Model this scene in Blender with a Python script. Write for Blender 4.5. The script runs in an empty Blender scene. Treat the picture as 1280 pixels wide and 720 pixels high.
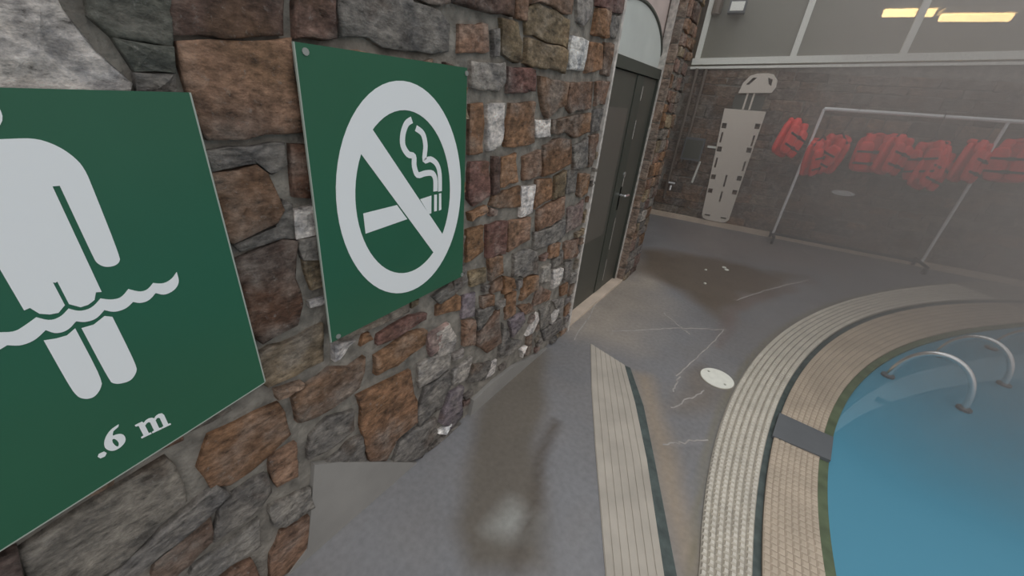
import bpy, math, random
import numpy as np
from mathutils import Matrix, Vector
from mathutils.geometry import tessellate_polygon

# World frame: the stone wall runs along +Y at X = -1, the pool lies towards +X,
# the back wall stands about 7 m ahead, the floor is Z = 0. Metres throughout.
scene = bpy.context.scene
col = scene.collection

# ------------------------------------------------------------------ camera
AZ, PITCH, ROLL = math.radians(-33.2), math.radians(26.77), math.radians(5.17)
fw = Vector((math.sin(AZ) * math.cos(PITCH), math.cos(AZ) * math.cos(PITCH), -math.sin(PITCH)))
rt0 = Vector((math.cos(AZ), -math.sin(AZ), 0))
up0 = rt0.cross(fw)
rt = rt0 * math.cos(ROLL) + up0 * math.sin(ROLL)
up = up0 * math.cos(ROLL) - rt0 * math.sin(ROLL)
cd = bpy.data.cameras.new('camera')
cd.sensor_width = 36.0
cd.lens = 36.0 * 469.2 / 1280.0
cd.clip_start = 0.02
cam = bpy.data.objects.new('camera', cd)
col.objects.link(cam)
cam.matrix_world = Matrix(((rt.x, up.x, -fw.x, 0), (rt.y, up.y, -fw.y, 0), (rt.z, up.z, -fw.z, 1.6), (0, 0, 0, 1)))
scene.camera = cam

# ------------------------------------------------------------------ overcast sky
world = bpy.data.worlds.new('overcast_sky')
scene.world = world
world.use_nodes = True
nt = world.node_tree
nt.nodes.clear()
wo = nt.nodes.new('ShaderNodeOutputWorld')
bg = nt.nodes.new('ShaderNodeBackground')
tc = nt.nodes.new('ShaderNodeTexCoord')
sx = nt.nodes.new('ShaderNodeSeparateXYZ')
mr = nt.nodes.new('ShaderNodeMapRange')          # overcast sky: zenith three times the horizon
mr.inputs['From Min'].default_value = 0.0
mr.inputs['From Max'].default_value = 1.0
mr.inputs['To Min'].default_value = 0.333
mr.inputs['To Max'].default_value = 1.0
nt.links.new(tc.outputs['Generated'], sx.inputs[0])
nt.links.new(sx.outputs['Z'], mr.inputs['Value'])
nt.links.new(mr.outputs['Result'], bg.inputs['Strength'])
bg.inputs['Color'].default_value = (0.96, 0.98, 1.0, 1)
nt.links.new(bg.outputs[0], wo.inputs[0])

vs = scene.view_settings
vs.view_transform = 'Standard'
vs.look = 'None'
vs.gamma = 1.0
vs.use_curve_mapping = False
vs.exposure = 0.52

random.seed(7)
rng = np.random.default_rng(7)

# ------------------------------------------------------------------ measured layout (metres)
SIGN2 = [[0.512,1.671],[1.076,1.676],[1.076,0.916],[0.486,0.888]]
BAR = [[0.696,1.487],[0.947,1.145],[0.9,1.085],[0.651,1.428]]
CIG = [[[0.638,1.265],[0.76,1.27],[0.798,1.217],[0.639,1.203]],[[0.856,1.274],[0.907,1.279],[0.905,1.217],[0.894,1.217]],[[0.92,1.28],[0.933,1.279],[0.932,1.221],[0.919,1.221]],[[0.943,1.281],[0.954,1.281],[0.954,1.222],[0.942,1.22]]]
SMOKE = [[[0.833,1.517],[0.812,1.506],[0.797,1.478],[0.795,1.446],[0.813,1.42],[0.835,1.412],[0.836,1.382],[0.849,1.354],[0.882,1.356],[0.912,1.353],[0.926,1.332],[0.926,1.291]],[[0.848,1.494],[0.875,1.477],[0.885,1.442],[0.88,1.398],[0.906,1.399],[0.934,1.381],[0.947,1.347],[0.948,1.288]]]
TORSO = [[0.048,1.484],[0.08,1.486],[0.099,1.476],[0.113,1.459],[0.121,1.438],[0.121,1.4],[0.119,1.276],[0.115,1.266],[0.106,1.261],[0.094,1.263],[0.087,1.273],[0.086,1.284],[0.085,1.412],[0.077,1.412],[0.077,1.29],[0.077,1.218],[0.07,1.22],[0.064,1.206],[0.054,1.2],[0.044,1.199],[0.033,1.21],[0.033,1.255]]
WAVE = [[-0.05,1.191],[-0.037,1.185],[-0.023,1.192],[-0.008,1.201],[0.004,1.188],[0.018,1.191],[0.03,1.202],[0.041,1.191],[0.057,1.192],[0.072,1.206],[0.084,1.198],[0.098,1.197],[0.112,1.211],[0.126,1.199],[0.138,1.2],[0.149,1.211],[0.163,1.204],[0.178,1.209],[0.19,1.222],[0.189,1.2],[0.178,1.185],[0.159,1.179],[0.147,1.189],[0.134,1.177],[0.12,1.176],[0.111,1.183],[0.098,1.173],[0.081,1.172],[0.07,1.182],[0.056,1.169],[0.041,1.168],[0.031,1.175],[0.017,1.162],[0.002,1.162],[-0.006,1.174],[-0.022,1.161],[-0.039,1.158],[-0.051,1.166],[-0.06,1.162]]
LEGL = [[-0.014,1.156],[-0.0,1.153],[0.013,1.153],[0.026,1.162],[0.026,1.041],[0.018,1.023],[0.007,1.012],[-0.002,1.012],[-0.009,1.018],[-0.013,1.027],[-0.015,1.05]]
LEGR = [[0.033,1.159],[0.049,1.159],[0.067,1.17],[0.076,1.164],[0.078,1.045],[0.073,1.029],[0.06,1.016],[0.044,1.019],[0.037,1.025],[0.034,1.033]]
DOT = [[-0.03,0.875],[-0.027,0.88],[-0.019,0.88],[-0.017,0.874],[-0.021,0.868],[-0.028,0.868]]
SIX = [[0.017,0.928],[0.006,0.925],[-0.004,0.917],[-0.012,0.904],[-0.016,0.889],[-0.013,0.877],[-0.006,0.87],[0.005,0.872],[0.014,0.88],[0.017,0.892],[0.015,0.902],[0.008,0.907],[0.001,0.907],[0.006,0.918],[0.015,0.923]]
SIXHOLE = [[-0.001,0.901],[0.003,0.898],[0.005,0.885],[0.002,0.876],[-0.001,0.878],[-0.003,0.891]]
BROWN = [[-1.101,1.764],[-0.964,2.007],[-0.72,1.588],[-0.576,1.258],[-0.362,0.954],[-0.232,0.781],[-0.458,0.606],[-0.628,0.702],[-0.806,0.977],[-1.024,1.329]]
WET = [[-1.181,4.713],[-0.911,4.843],[-0.313,5.246],[0.227,5.172],[0.627,5.419],[0.272,4.428],[-0.052,3.537],[-0.199,3.595],[-0.43,3.817],[-0.869,3.906],[-1.109,4.124]]
RUN = [[0.664,5.243],[0.275,4.382],[0.055,3.735],[0.022,3.255],[-0.037,3.047],[-0.023,3.564],[0.144,4.208]]
STAIN2 = [[-0.13,2.389],[-0.058,2.686],[0.122,2.399],[-0.014,2.099],[-0.122,2.052]]
TAN = [[-0.396,2.212],[-0.296,2.245],[0.059,1.593],[0.22,1.209],[0.223,1.133],[0.167,1.09],[-0.044,1.509]]
CRACKS = [[[-0.71,2.602],[-0.538,2.775],[-0.288,3.053],[0.015,3.299]],[[-0.463,3.208],[-0.294,3.081],[-0.2,3.005]],[[0.015,3.299],[-0.055,2.818],[-0.152,2.37]],[[-0.093,2.033],[-0.03,2.174],[0.033,2.343]],[[-0.055,1.719],[0.013,1.789],[0.135,1.91]],[[0.02,4.02],[0.263,4.571],[0.626,5.264]],[[-0.13,2.389],[-0.123,2.19]],[[-0.884,2.28],[-0.999,2.935]]]
SPECKS = [[-0.214,4.884],[-0.179,4.822],[-0.373,4.623],[-0.303,4.197],[0.085,4.082]]
# traced stones: (seen colour, outline along the wall and up)
STONES = [
([166,162,160],[[0.096,1.699],[0.165,1.715],[0.166,1.663],[0.191,1.615],[0.22,1.565],[0.209,1.537],[0.038,1.53]]),
([76,78,72],[[0.207,1.726],[0.331,1.756],[0.301,1.639],[0.261,1.639],[0.223,1.64],[0.203,1.663]]),
([82,84,78],[[0.223,1.633],[0.299,1.631],[0.291,1.594],[0.237,1.591]]),
([100,97,94],[[0.235,1.583],[0.289,1.589],[0.279,1.54],[0.227,1.538]]),
([105,102,99],[[0.059,0.566],[0.121,0.583],[0.145,0.535],[0.09,0.5],[-0.025,0.475],[-0.105,0.464],[-0.124,0.504],[-0.034,0.531]]),
([98,95,92],[[0.308,1.447],[0.392,1.455],[0.465,1.457],[0.464,1.411],[0.428,1.395],[0.402,1.425],[0.308,1.411]]),
([94,91,88],[[0.441,1.326],[0.458,1.313],[0.45,1.226],[0.423,1.233],[0.325,1.223],[0.315,1.238],[0.415,1.264]]),
([77,62,56],[[0.332,1.745],[0.528,1.791],[0.508,1.684],[0.423,1.668],[0.312,1.653]]),
([113,90,75],[[0.308,1.644],[0.42,1.655],[0.524,1.676],[0.513,1.487],[0.431,1.483],[0.38,1.474],[0.311,1.472],[0.309,1.559]]),
([91,73,66],[[0.553,1.797],[0.641,1.817],[0.631,1.692],[0.536,1.682]]),
([99,96,93],[[0.665,1.823],[0.847,1.865],[0.877,1.816],[0.995,1.813],[1.022,1.788],[1.018,1.707],[0.836,1.699],[0.651,1.702]]),
([98,78,65],[[0.903,1.878],[1.022,1.906],[1.022,1.844],[0.988,1.828],[0.889,1.824]]),
([76,61,55],[[1.038,1.91],[1.347,1.982],[1.352,1.872],[1.244,1.861],[1.082,1.848],[1.039,1.848]]),
([120,95,80],[[1.076,1.795],[1.213,1.815],[1.227,1.741],[1.074,1.72]]),
([99,96,93],[[1.245,1.806],[1.281,1.816],[1.28,1.733],[1.256,1.732]]),
([96,85,68],[[1.292,1.847],[1.391,1.854],[1.437,1.734],[1.399,1.725],[1.303,1.746]]),
([107,85,71],[[1.361,1.985],[1.431,2.001],[1.442,1.87],[1.379,1.867]]),
([101,89,71],[[1.441,1.91],[1.533,1.938],[1.656,1.932],[1.8,1.932],[1.804,1.822],[1.628,1.826],[1.455,1.831]]),
([105,92,74],[[1.463,1.814],[1.605,1.814],[1.799,1.812],[1.801,1.728],[1.565,1.728],[1.461,1.729]]),
([104,83,69],[[1.456,2.008],[1.774,2.082],[1.793,1.954],[1.692,1.95],[1.573,1.953],[1.471,1.928]]),
([119,115,112],[[1.797,2.081],[1.964,2.111],[1.993,1.977],[1.924,1.928],[1.861,1.939]]),
([182,178,176],[[1.834,1.876],[1.898,1.882],[2.005,1.878],[1.997,1.757],[1.836,1.745],[1.828,1.796]]),
([111,85,65],[[2.048,2.022],[2.192,2.036],[2.225,1.927],[2.038,1.913]]),
([95,70,65],[[2.013,2.123],[2.348,2.199],[2.372,2.058],[2.21,2.043],[2.043,2.034]]),
([100,97,94],[[2.221,2.021],[2.347,2.04],[2.323,1.933],[2.237,1.946]]),
([118,90,69],[[2.026,1.874],[2.166,1.893],[2.189,1.775],[2.02,1.745]]),
([95,76,63],[[2.196,1.897],[2.323,1.911],[2.333,1.756],[2.23,1.756]]),
([123,119,115],[[1.139,1.697],[1.326,1.715],[1.334,1.651],[1.291,1.618],[1.138,1.624]]),
([93,68,63],[[1.348,1.704],[1.536,1.716],[1.558,1.633],[1.359,1.619]]),
([110,84,65],[[1.136,1.568],[1.203,1.576],[1.213,1.502],[1.21,1.397],[1.139,1.395]]),
([160,156,154],[[1.237,1.569],[1.337,1.575],[1.347,1.443],[1.323,1.413],[1.25,1.404]]),
([112,86,66],[[1.381,1.58],[1.561,1.586],[1.585,1.426],[1.481,1.416],[1.362,1.411],[1.364,1.486]]),
([175,171,169],[[1.575,1.515],[1.71,1.519],[1.727,1.447],[1.602,1.447]]),
([109,84,64],[[1.587,1.685],[1.837,1.688],[1.849,1.594],[1.766,1.573],[1.684,1.533],[1.619,1.598]]),
([100,79,66],[[1.87,1.69],[2.133,1.709],[2.143,1.584],[1.92,1.559],[1.871,1.576]]),
([105,83,70],[[2.182,1.717],[2.346,1.729],[2.332,1.611],[2.21,1.603]]),
([103,79,60],[[1.741,1.516],[1.998,1.545],[2.165,1.556],[2.183,1.459],[1.989,1.433],[1.916,1.459],[1.756,1.458]]),
([88,85,83],[[2.201,1.573],[2.333,1.585],[2.316,1.466],[2.216,1.459]]),
([101,75,69],[[1.14,1.365],[1.253,1.363],[1.275,1.223],[1.172,1.195],[1.141,1.219]]),
([75,60,55],[[1.288,1.377],[1.326,1.378],[1.336,1.225],[1.297,1.224]]),
([121,93,71],[[1.35,1.366],[1.45,1.377],[1.487,1.254],[1.352,1.244]]),
([113,90,75],[[1.516,1.363],[1.651,1.384],[1.684,1.267],[1.534,1.252]]),
([96,73,56],[[1.692,1.404],[1.788,1.427],[1.964,1.422],[1.986,1.295],[1.804,1.268],[1.708,1.261]]),
([99,96,93],[[2.006,1.383],[2.175,1.424],[2.216,1.263],[2.047,1.259]]),
([99,79,66],[[2.203,1.437],[2.312,1.448],[2.287,1.257],[2.239,1.261]]),
([176,172,170],[[1.525,1.223],[1.64,1.22],[1.637,1.082],[1.535,1.075]]),
([112,86,66],[[1.658,1.242],[1.803,1.239],[1.831,1.128],[1.702,1.109],[1.664,1.098]]),
([94,83,67],[[1.845,1.243],[1.95,1.259],[1.98,1.125],[1.851,1.121]]),
([96,93,90],[[1.98,1.252],[2.101,1.25],[2.125,1.119],[2.008,1.13]]),
([109,84,64],[[2.13,1.228],[2.269,1.215],[2.279,1.099],[2.206,1.078],[2.153,1.101]]),
([115,91,76],[[1.699,1.084],[1.846,1.104],[1.983,1.115],[2.017,0.999],[1.863,0.966],[1.714,0.97]]),
([113,97,93],[[2.062,1.021],[2.277,1.042],[2.288,0.883],[2.079,0.864]]),
([117,90,69],[[1.143,1.166],[1.256,1.178],[1.264,1.155],[1.15,1.135]]),
([103,79,60],[[1.309,1.212],[1.503,1.233],[1.526,1.134],[1.368,1.148],[1.29,1.176]]),
([109,84,64],[[1.136,1.093],[1.241,1.092],[1.243,0.971],[1.137,0.947]]),
([94,69,63],[[1.269,1.086],[1.42,1.078],[1.42,0.914],[1.281,0.933]]),
([118,94,79],[[1.441,1.07],[1.634,1.057],[1.649,0.935],[1.454,0.914]]),
([101,98,95],[[1.685,0.953],[1.867,0.951],[2.027,0.967],[2.061,0.852],[1.923,0.838],[1.704,0.855]]),
([131,100,77],[[1.894,0.841],[2.007,0.823],[2.011,0.736],[1.897,0.752]]),
([112,89,75],[[2.086,0.803],[2.275,0.785],[2.284,0.653],[2.101,0.682]]),
([103,100,97],[[1.506,0.886],[1.611,0.885],[1.742,0.836],[1.781,0.687],[1.525,0.752]]),
([133,129,124],[[1.833,0.703],[1.918,0.703],[1.926,0.59],[1.814,0.618]]),
([168,164,162],[[1.972,0.648],[2.109,0.616],[2.113,0.526],[2.0,0.5]]),
([97,94,91],[[1.954,0.719],[2.069,0.753],[2.076,0.655],[1.957,0.669]]),
([107,103,100],[[2.131,0.656],[2.23,0.632],[2.241,0.488],[2.165,0.501]]),
([108,83,64],[[2.128,0.471],[2.236,0.464],[2.252,0.374],[2.152,0.387]]),
([113,87,66],[[1.649,0.705],[1.785,0.67],[1.794,0.581],[1.615,0.569]]),
([111,85,65],[[1.472,0.656],[1.563,0.646],[1.578,0.494],[1.484,0.499]]),
([112,89,75],[[1.811,0.592],[1.993,0.484],[1.986,0.427],[1.771,0.467]]),
([97,72,66],[[0.672,0.805],[0.823,0.819],[0.905,0.794],[0.9,0.777],[0.742,0.759],[0.664,0.764]]),
([110,85,65],[[0.653,0.72],[0.819,0.743],[0.894,0.718],[0.883,0.659],[0.733,0.639],[0.646,0.646]]),
([126,107,103],[[0.906,0.68],[1.025,0.688],[1.035,0.592],[0.917,0.573]]),
([126,122,118],[[0.853,0.56],[0.994,0.556],[1.046,0.509],[1.036,0.44],[0.958,0.432],[0.852,0.436]]),
([92,89,86],[[0.888,0.407],[1.036,0.421],[1.042,0.328],[0.976,0.235],[0.843,0.221],[0.837,0.315]]),
([133,129,125],[[1.069,0.4],[1.198,0.403],[1.16,0.281],[1.059,0.321]]),
([89,86,83],[[1.22,0.338],[1.36,0.277],[1.31,0.183],[1.18,0.257]]),
([161,157,155],[[1.362,0.254],[1.428,0.254],[1.414,0.17],[1.325,0.18]]),
([98,91,96],[[1.037,0.27],[1.124,0.262],[1.13,0.057],[1.038,0.043],[0.975,0.129]]),
([187,183,181],[[0.952,0.081],[1.044,0.068],[1.009,0.016]]),
([109,83,64],[[0.57,0.598],[0.68,0.582],[0.805,0.559],[0.811,0.437],[0.83,0.368],[0.821,0.259],[0.716,0.239],[0.648,0.173],[0.578,0.231],[0.563,0.451]]),
([104,80,61],[[0.354,0.728],[0.409,0.75],[0.481,0.767],[0.545,0.73],[0.606,0.743],[0.574,0.636],[0.519,0.623],[0.416,0.616],[0.354,0.637]]),
([162,158,156],[[0.509,0.85],[0.577,0.837],[0.513,0.8],[0.499,0.795]]),
([113,99,80],[[0.295,0.927],[0.48,0.934],[0.466,0.811],[0.41,0.813],[0.303,0.816],[0.289,0.859]]),
([75,55,44],[[0.303,1.203],[0.417,1.223],[0.447,1.209],[0.435,1.117],[0.434,1.034],[0.408,0.976],[0.31,0.961],[0.285,1.043]]),
([102,78,60],[[0.306,1.403],[0.395,1.416],[0.413,1.393],[0.432,1.303],[0.412,1.276],[0.309,1.248],[0.288,1.276]]),
([85,62,50],[[0.48,1.456],[0.519,1.451],[0.512,1.326],[0.467,1.332]]),
([161,157,155],[[0.463,1.295],[0.515,1.301],[0.516,1.225],[0.458,1.224]]),
([95,92,89],[[0.459,1.217],[0.517,1.218],[0.518,1.147],[0.462,1.161]]),
([109,96,77],[[0.463,1.154],[0.517,1.14],[0.502,1.06],[0.471,1.064]]),
([170,166,164],[[0.458,1.027],[0.506,1.024],[0.503,1.006],[0.46,1.012]]),
([111,85,65],[[0.148,0.755],[0.315,0.743],[0.328,0.694],[0.323,0.603],[0.257,0.568],[0.156,0.548],[0.116,0.582],[0.111,0.677]]),
([118,94,78],[[0.263,0.562],[0.333,0.559],[0.317,0.425],[0.256,0.439],[0.247,0.505]]),
([94,91,88],[[0.118,0.51],[0.236,0.517],[0.232,0.438],[0.197,0.416],[0.123,0.401],[0.073,0.403]]),
([114,111,107],[[0.014,0.35],[0.065,0.342],[0.181,0.351],[0.167,0.236],[0.09,0.253],[0.032,0.257],[-0.012,0.314]]),
([109,106,102],[[0.223,0.372],[0.341,0.328],[0.34,0.231],[0.241,0.242],[0.216,0.288]]),
([106,84,70],[[0.227,0.224],[0.333,0.189],[0.305,0.017],[0.218,-0.019],[0.157,0.039],[0.18,0.156]]),
([105,83,70],[[0.039,0.236],[0.134,0.207],[0.132,0.091],[0.112,0.007],[0.012,0.189]]),
([105,101,95],[[-0.182,0.714],[-0.139,0.727],[-0.053,0.736],[0.057,0.754],[0.065,0.718],[0.057,0.592],[0.007,0.571],[-0.037,0.548],[-0.128,0.525],[-0.2,0.604]]),
([79,63,58],[[-0.224,0.745],[-0.183,0.728],[-0.205,0.613],[-0.249,0.644]]),
([104,83,69],[[-0.038,0.485],[0.088,0.492],[0.069,0.401],[-0.016,0.362],[-0.063,0.393]]),
([93,90,87],[[0.361,0.461],[0.381,0.546],[0.444,0.579],[0.54,0.539],[0.529,0.454],[0.432,0.441]]),
([94,91,88],[[0.413,0.389],[0.523,0.405],[0.562,0.388],[0.56,0.239]]),
([99,96,93],[[0.723,0.213],[0.828,0.213],[0.943,0.182],[0.953,0.087],[0.843,-0.035],[0.685,0.12]]),
([95,92,89],[[0.878,-0.07],[0.98,0.012],[1.087,-0.015],[1.127,-0.105],[1.105,-0.293]]),
([112,86,66],[[0.963,0.803],[1.079,0.808],[1.11,0.792],[1.107,0.723],[0.962,0.761]]),
([122,97,81],[[1.13,0.652],[1.206,0.626],[1.214,0.475],[1.135,0.512]]),
([115,88,68],[[1.253,0.731],[1.349,0.708],[1.355,0.65],[1.264,0.669]]),
([96,76,64],[[1.235,0.532],[1.401,0.592],[1.447,0.362],[1.324,0.368],[1.24,0.451]]),
([141,136,132],[[0.956,0.675],[1.03,0.685],[1.066,0.607],[1.068,0.516],[0.969,0.544]]),
([110,102,108],[[1.121,0.787],[1.204,0.772],[1.21,0.651],[1.124,0.672]]),
([91,88,85],[[1.227,0.671],[1.349,0.638],[1.339,0.604],[1.234,0.557]]),
([116,103,82],[[1.165,0.892],[1.279,0.876],[1.279,0.805],[1.174,0.817]]),
([112,86,66],[[1.293,0.925],[1.401,0.907],[1.405,0.815],[1.316,0.8]]),
([103,95,101],[[1.518,0.473],[1.656,0.471],[1.695,0.392],[1.566,0.345]]),
([168,164,162],[[1.725,0.271],[1.834,0.388],[1.859,0.316],[1.783,0.26]]),
([163,160,158],[[2.039,0.26],[2.133,0.291],[2.138,0.228],[2.064,0.201]]),
([176,172,170],[[1.675,0.186],[1.74,0.182],[1.704,0.119]]),
([105,102,98],[[1.873,0.389],[1.993,0.4],[2.032,0.243],[1.897,0.229]]),
([105,84,70],[[1.595,0.54],[1.739,0.492],[1.809,0.416],[1.695,0.443]]),
([115,88,67],[[1.429,0.784],[1.52,0.74],[1.528,0.679],[1.44,0.682]]),
([110,107,104],[[2.038,0.394],[2.21,0.351],[2.218,0.241],[2.19,0.212]]),
([89,86,84],[[1.935,0.197],[2.213,0.174],[2.246,0.059],[2.002,0.09]]),
([99,96,93],[[1.463,0.488],[1.544,0.334],[1.672,0.261],[1.593,0.213],[1.442,0.263]]),
([105,84,70],[[1.325,0.771],[1.415,0.784],[1.423,0.708],[1.329,0.725]]),
([90,87,85],[[1.057,0.927],[1.132,0.941],[1.15,0.858],[1.063,0.826]]),
([90,88,85],[[0.942,0.857],[1.043,0.887],[1.063,0.826],[0.977,0.813]])
]

# ------------------------------------------------------------------ helpers
def lin(v):
    v = v / 255.0
    return v / 12.92 if v <= 0.04045 else ((v + 0.055) / 1.055) ** 2.4

def alb(c, k=2.0):
    """surface colour of a thing that looks like sRGB c in this soft light"""
    return tuple(min(0.9, lin(v) * k) for v in c)

def newmat(name):
    m = bpy.data.materials.new(name)
    m.use_nodes = True
    b = m.node_tree.nodes['Principled BSDF']
    return m, m.node_tree, b

def mat(name, c, rough=0.6, metal=0.0, noise=0.0, scale=8.0, bump=0.0, bscale=60.0, k=2.0, spec=0.5):
    m, t, b = newmat(name)
    rgb = alb(c, k)
    b.inputs['Base Color'].default_value = (*rgb, 1)
    b.inputs['Roughness'].default_value = rough
    b.inputs['Metallic'].default_value = metal
    b.inputs['Specular IOR Level'].default_value = spec
    tcn = t.nodes.new('ShaderNodeTexCoord')
    if noise:
        n = t.nodes.new('ShaderNodeTexNoise')
        n.inputs['Scale'].default_value = scale
        n.inputs['Detail'].default_value = 6
        t.links.new(tcn.outputs['Object'], n.inputs['Vector'])
        r = t.nodes.new('ShaderNodeMapRange')
        r.inputs['From Min'].default_value = 0.3
        r.inputs['From Max'].default_value = 0.7
        r.inputs['To Min'].default_value = 1 - noise
        r.inputs['To Max'].default_value = 1 + noise
        t.links.new(n.outputs['Fac'], r.inputs['Value'])
        mx = t.nodes.new('ShaderNodeMix')
        mx.data_type = 'RGBA'
        mx.blend_type = 'MULTIPLY'
        mx.inputs['Factor'].default_value = 1
        mx.inputs['A'].default_value = (*rgb, 1)
        t.links.new(r.outputs['Result'], mx.inputs['B'])
        t.links.new(mx.outputs['Result'], b.inputs['Base Color'])
    if bump:
        n2 = t.nodes.new('ShaderNodeTexNoise')
        n2.inputs['Scale'].default_value = bscale
        n2.inputs['Detail'].default_value = 5
        t.links.new(tcn.outputs['Object'], n2.inputs['Vector'])
        bp = t.nodes.new('ShaderNodeBump')
        bp.inputs['Strength'].default_value = bump
        bp.inputs['Distance'].default_value = 0.01
        t.links.new(n2.outputs['Fac'], bp.inputs['Height'])
        t.links.new(bp.outputs['Normal'], b.inputs['Normal'])
    return m

class MB:
    """collects verts and faces, then links them as ONE mesh object"""
    def __init__(self):
        self.v, self.f, self.c = [], [], []

    def add(self, v, f):
        o = len(self.v)
        self.v += [tuple(p) for p in v]
        self.f += [tuple(i + o for i in q) for q in f]

    def box(self, a, b):
        (x0, y0, z0), (x1, y1, z1) = a, b
        self.add([(x0, y0, z0), (x1, y0, z0), (x1, y1, z0), (x0, y1, z0), (x0, y0, z1), (x1, y0, z1), (x1, y1, z1), (x0, y1, z1)],
                 [(0, 3, 2, 1), (4, 5, 6, 7), (0, 1, 5, 4), (1, 2, 6, 5), (2, 3, 7, 6), (3, 0, 4, 7)])

    def hexa(self, p):
        """8 corners: bottom loop then top loop"""
        self.add(p, [(0, 3, 2, 1), (4, 5, 6, 7), (0, 1, 5, 4), (1, 2, 6, 5), (2, 3, 7, 6), (3, 0, 4, 7)])

    def prism(self, loops, f0, f1):
        """polygon (first loop outer, the rest holes) between the mappings f0 and f1"""
        flat = [p for l in loops for p in l]
        tri = tessellate_polygon([[Vector((p[0], p[1], 0)) for p in l] for l in loops])
        n = len(flat)
        v = [f0(*p) for p in flat] + [f1(*p) for p in flat]
        f = [tuple(t) for t in tri] + [tuple(i + n for i in reversed(t)) for t in tri]
        o = 0
        for l in loops:
            k = len(l)
            for i in range(k):
                a, b = o + i, o + (i + 1) % k
                f.append((a, b, b + n, a + n))
            o += k
        self.add(v, f)

    def tube(self, pts, r, n=8, cap=True):
        pts = [Vector(p) for p in pts]
        rings = []
        ref = None
        for i, p in enumerate(pts):
            t = (pts[min(i + 1, len(pts) - 1)] - pts[max(i - 1, 0)]).normalized()
            if ref is None:
                ref = Vector((0, 0, 1)) if abs(t.z) < 0.9 else Vector((1, 0, 0))
            a = t.cross(ref).normalized()
            b = a.cross(t).normalized()
            ref = b
            rr = r[i] if isinstance(r, (list, tuple)) else r
            rings.append([p + (a * math.cos(2 * math.pi * k / n) + b * math.sin(2 * math.pi * k / n)) * rr for k in range(n)])
        v = [q for g in rings for q in g]
        f = []
        for i in range(len(pts) - 1):
            for k in range(n):
                f.append((i * n + k, i * n + (k + 1) % n, (i + 1) * n + (k + 1) % n, (i + 1) * n + k))
        if cap:
            f.append(tuple(range(n)))
            f.append(tuple((len(pts) - 1) * n + k for k in reversed(range(n))))
        self.add(v, f)

    def pillow(self, c, size, m=None, p=0.55, nu=12, nv=8):
        """a puffy rounded block (superellipsoid)"""
        v, f = [], []
        sg = lambda x: math.copysign(abs(x) ** p, x)
        for j in range(nv + 1):
            b = -math.pi / 2 + math.pi * j / nv
            for i in range(nu):
                a = 2 * math.pi * i / nu
                q = Vector((sg(math.cos(b)) * sg(math.cos(a)) * size[0] / 2, sg(math.cos(b)) * sg(math.sin(a)) * size[1] / 2, sg(math.sin(b)) * size[2] / 2))
                if m is not None:
                    q = m @ q
                v.append(q + Vector(c))
        for j in range(nv):
            for i in range(nu):
                f.append((j * nu + i, j * nu + (i + 1) % nu, (j + 1) * nu + (i + 1) % nu, (j + 1) * nu + i))
        self.add(v, f)

    def build(self, name, material, parent=None, smooth=False, colour=None):
        me = bpy.data.meshes.new(name)
        me.from_pydata(self.v, [], self.f)
        me.materials.append(material)
        if colour is not None:
            at = me.color_attributes.new('Col', 'FLOAT_COLOR', 'POINT')
            arr = np.ones((len(self.v), 4), dtype=np.float32)
            arr[:, :3] = np.array(colour, dtype=np.float32)
            arr[:, 3] = np.where(arr[:, :3].mean(1) > .42, .15, 1.0)      # pale quartz stones weather less
            at.data.foreach_set('color', arr.ravel())
        if smooth:
            me.polygons.foreach_set('use_smooth', [True] * len(me.polygons))
        me.validate()
        me.update()
        o = bpy.data.objects.new(name, me)
        col.objects.link(o)
        if parent is not None:
            o.parent = parent
        return o

def tag(o, label=None, cat=None, group=None, kind=None):
    if label: o['label'] = label
    if cat: o['category'] = cat
    if group: o['group'] = group
    if kind: o['kind'] = kind
    return o

def empty(name, loc=(0, 0, 0)):
    o = bpy.data.objects.new(name, None)
    o.empty_display_size = 0.1
    o.location = loc
    col.objects.link(o)
    return o

def under(o, parent):
    """parent a mesh built in world coordinates to an Empty that stands somewhere"""
    o.parent = parent
    o.matrix_parent_inverse = Matrix.Translation(-Vector(parent.location))
    return o

def smoothnoise(shape_xy, cell, seed):
    """value noise sampled at points (n,2)"""
    r = np.random.default_rng(seed)
    g = r.random((256, 256))
    p = shape_xy / cell + 50.0
    i = np.floor(p).astype(int)
    f = p - i
    f = f * f * (3 - 2 * f)
    a = g[i[:, 0] % 256, i[:, 1] % 256]
    b = g[(i[:, 0] + 1) % 256, i[:, 1] % 256]
    c = g[i[:, 0] % 256, (i[:, 1] + 1) % 256]
    d = g[(i[:, 0] + 1) % 256, (i[:, 1] + 1) % 256]
    return (a * (1 - f[:, 0]) + b * f[:, 0]) * (1 - f[:, 1]) + (c * (1 - f[:, 0]) + d * f[:, 0]) * f[:, 1]

def seg_dist(P, poly, closed=True):
    d = np.full(len(P), 1e9)
    n = len(poly)
    for i in range(n if closed else n - 1):
        a, b = np.array(poly[i]), np.array(poly[(i + 1) % n])
        ab = b - a
        t = np.clip(((P - a) @ ab) / max(1e-9, ab @ ab), 0, 1)
        d = np.minimum(d, np.hypot(*(P - a - t[:, None] * ab).T))
    return d

def inside(P, poly):
    r = np.zeros(len(P), dtype=bool)
    n = len(poly)
    for i in range(n):
        (x0, y0), (x1, y1) = poly[i], poly[(i + 1) % n]
        c = ((y0 > P[:, 1]) != (y1 > P[:, 1]))
        with np.errstate(divide='ignore', invalid='ignore'):
            xx = (x1 - x0) * (P[:, 1] - y0) / ((y1 - y0) if y1 != y0 else 1e-9) + x0
        r ^= c & (P[:, 0] < xx)
    return r

def soft(P, poly, w):
    d = seg_dist(P, poly)
    s = np.where(inside(P, poly), d, -d)
    return np.clip(0.5 + s / (2 * w), 0, 1)

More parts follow.
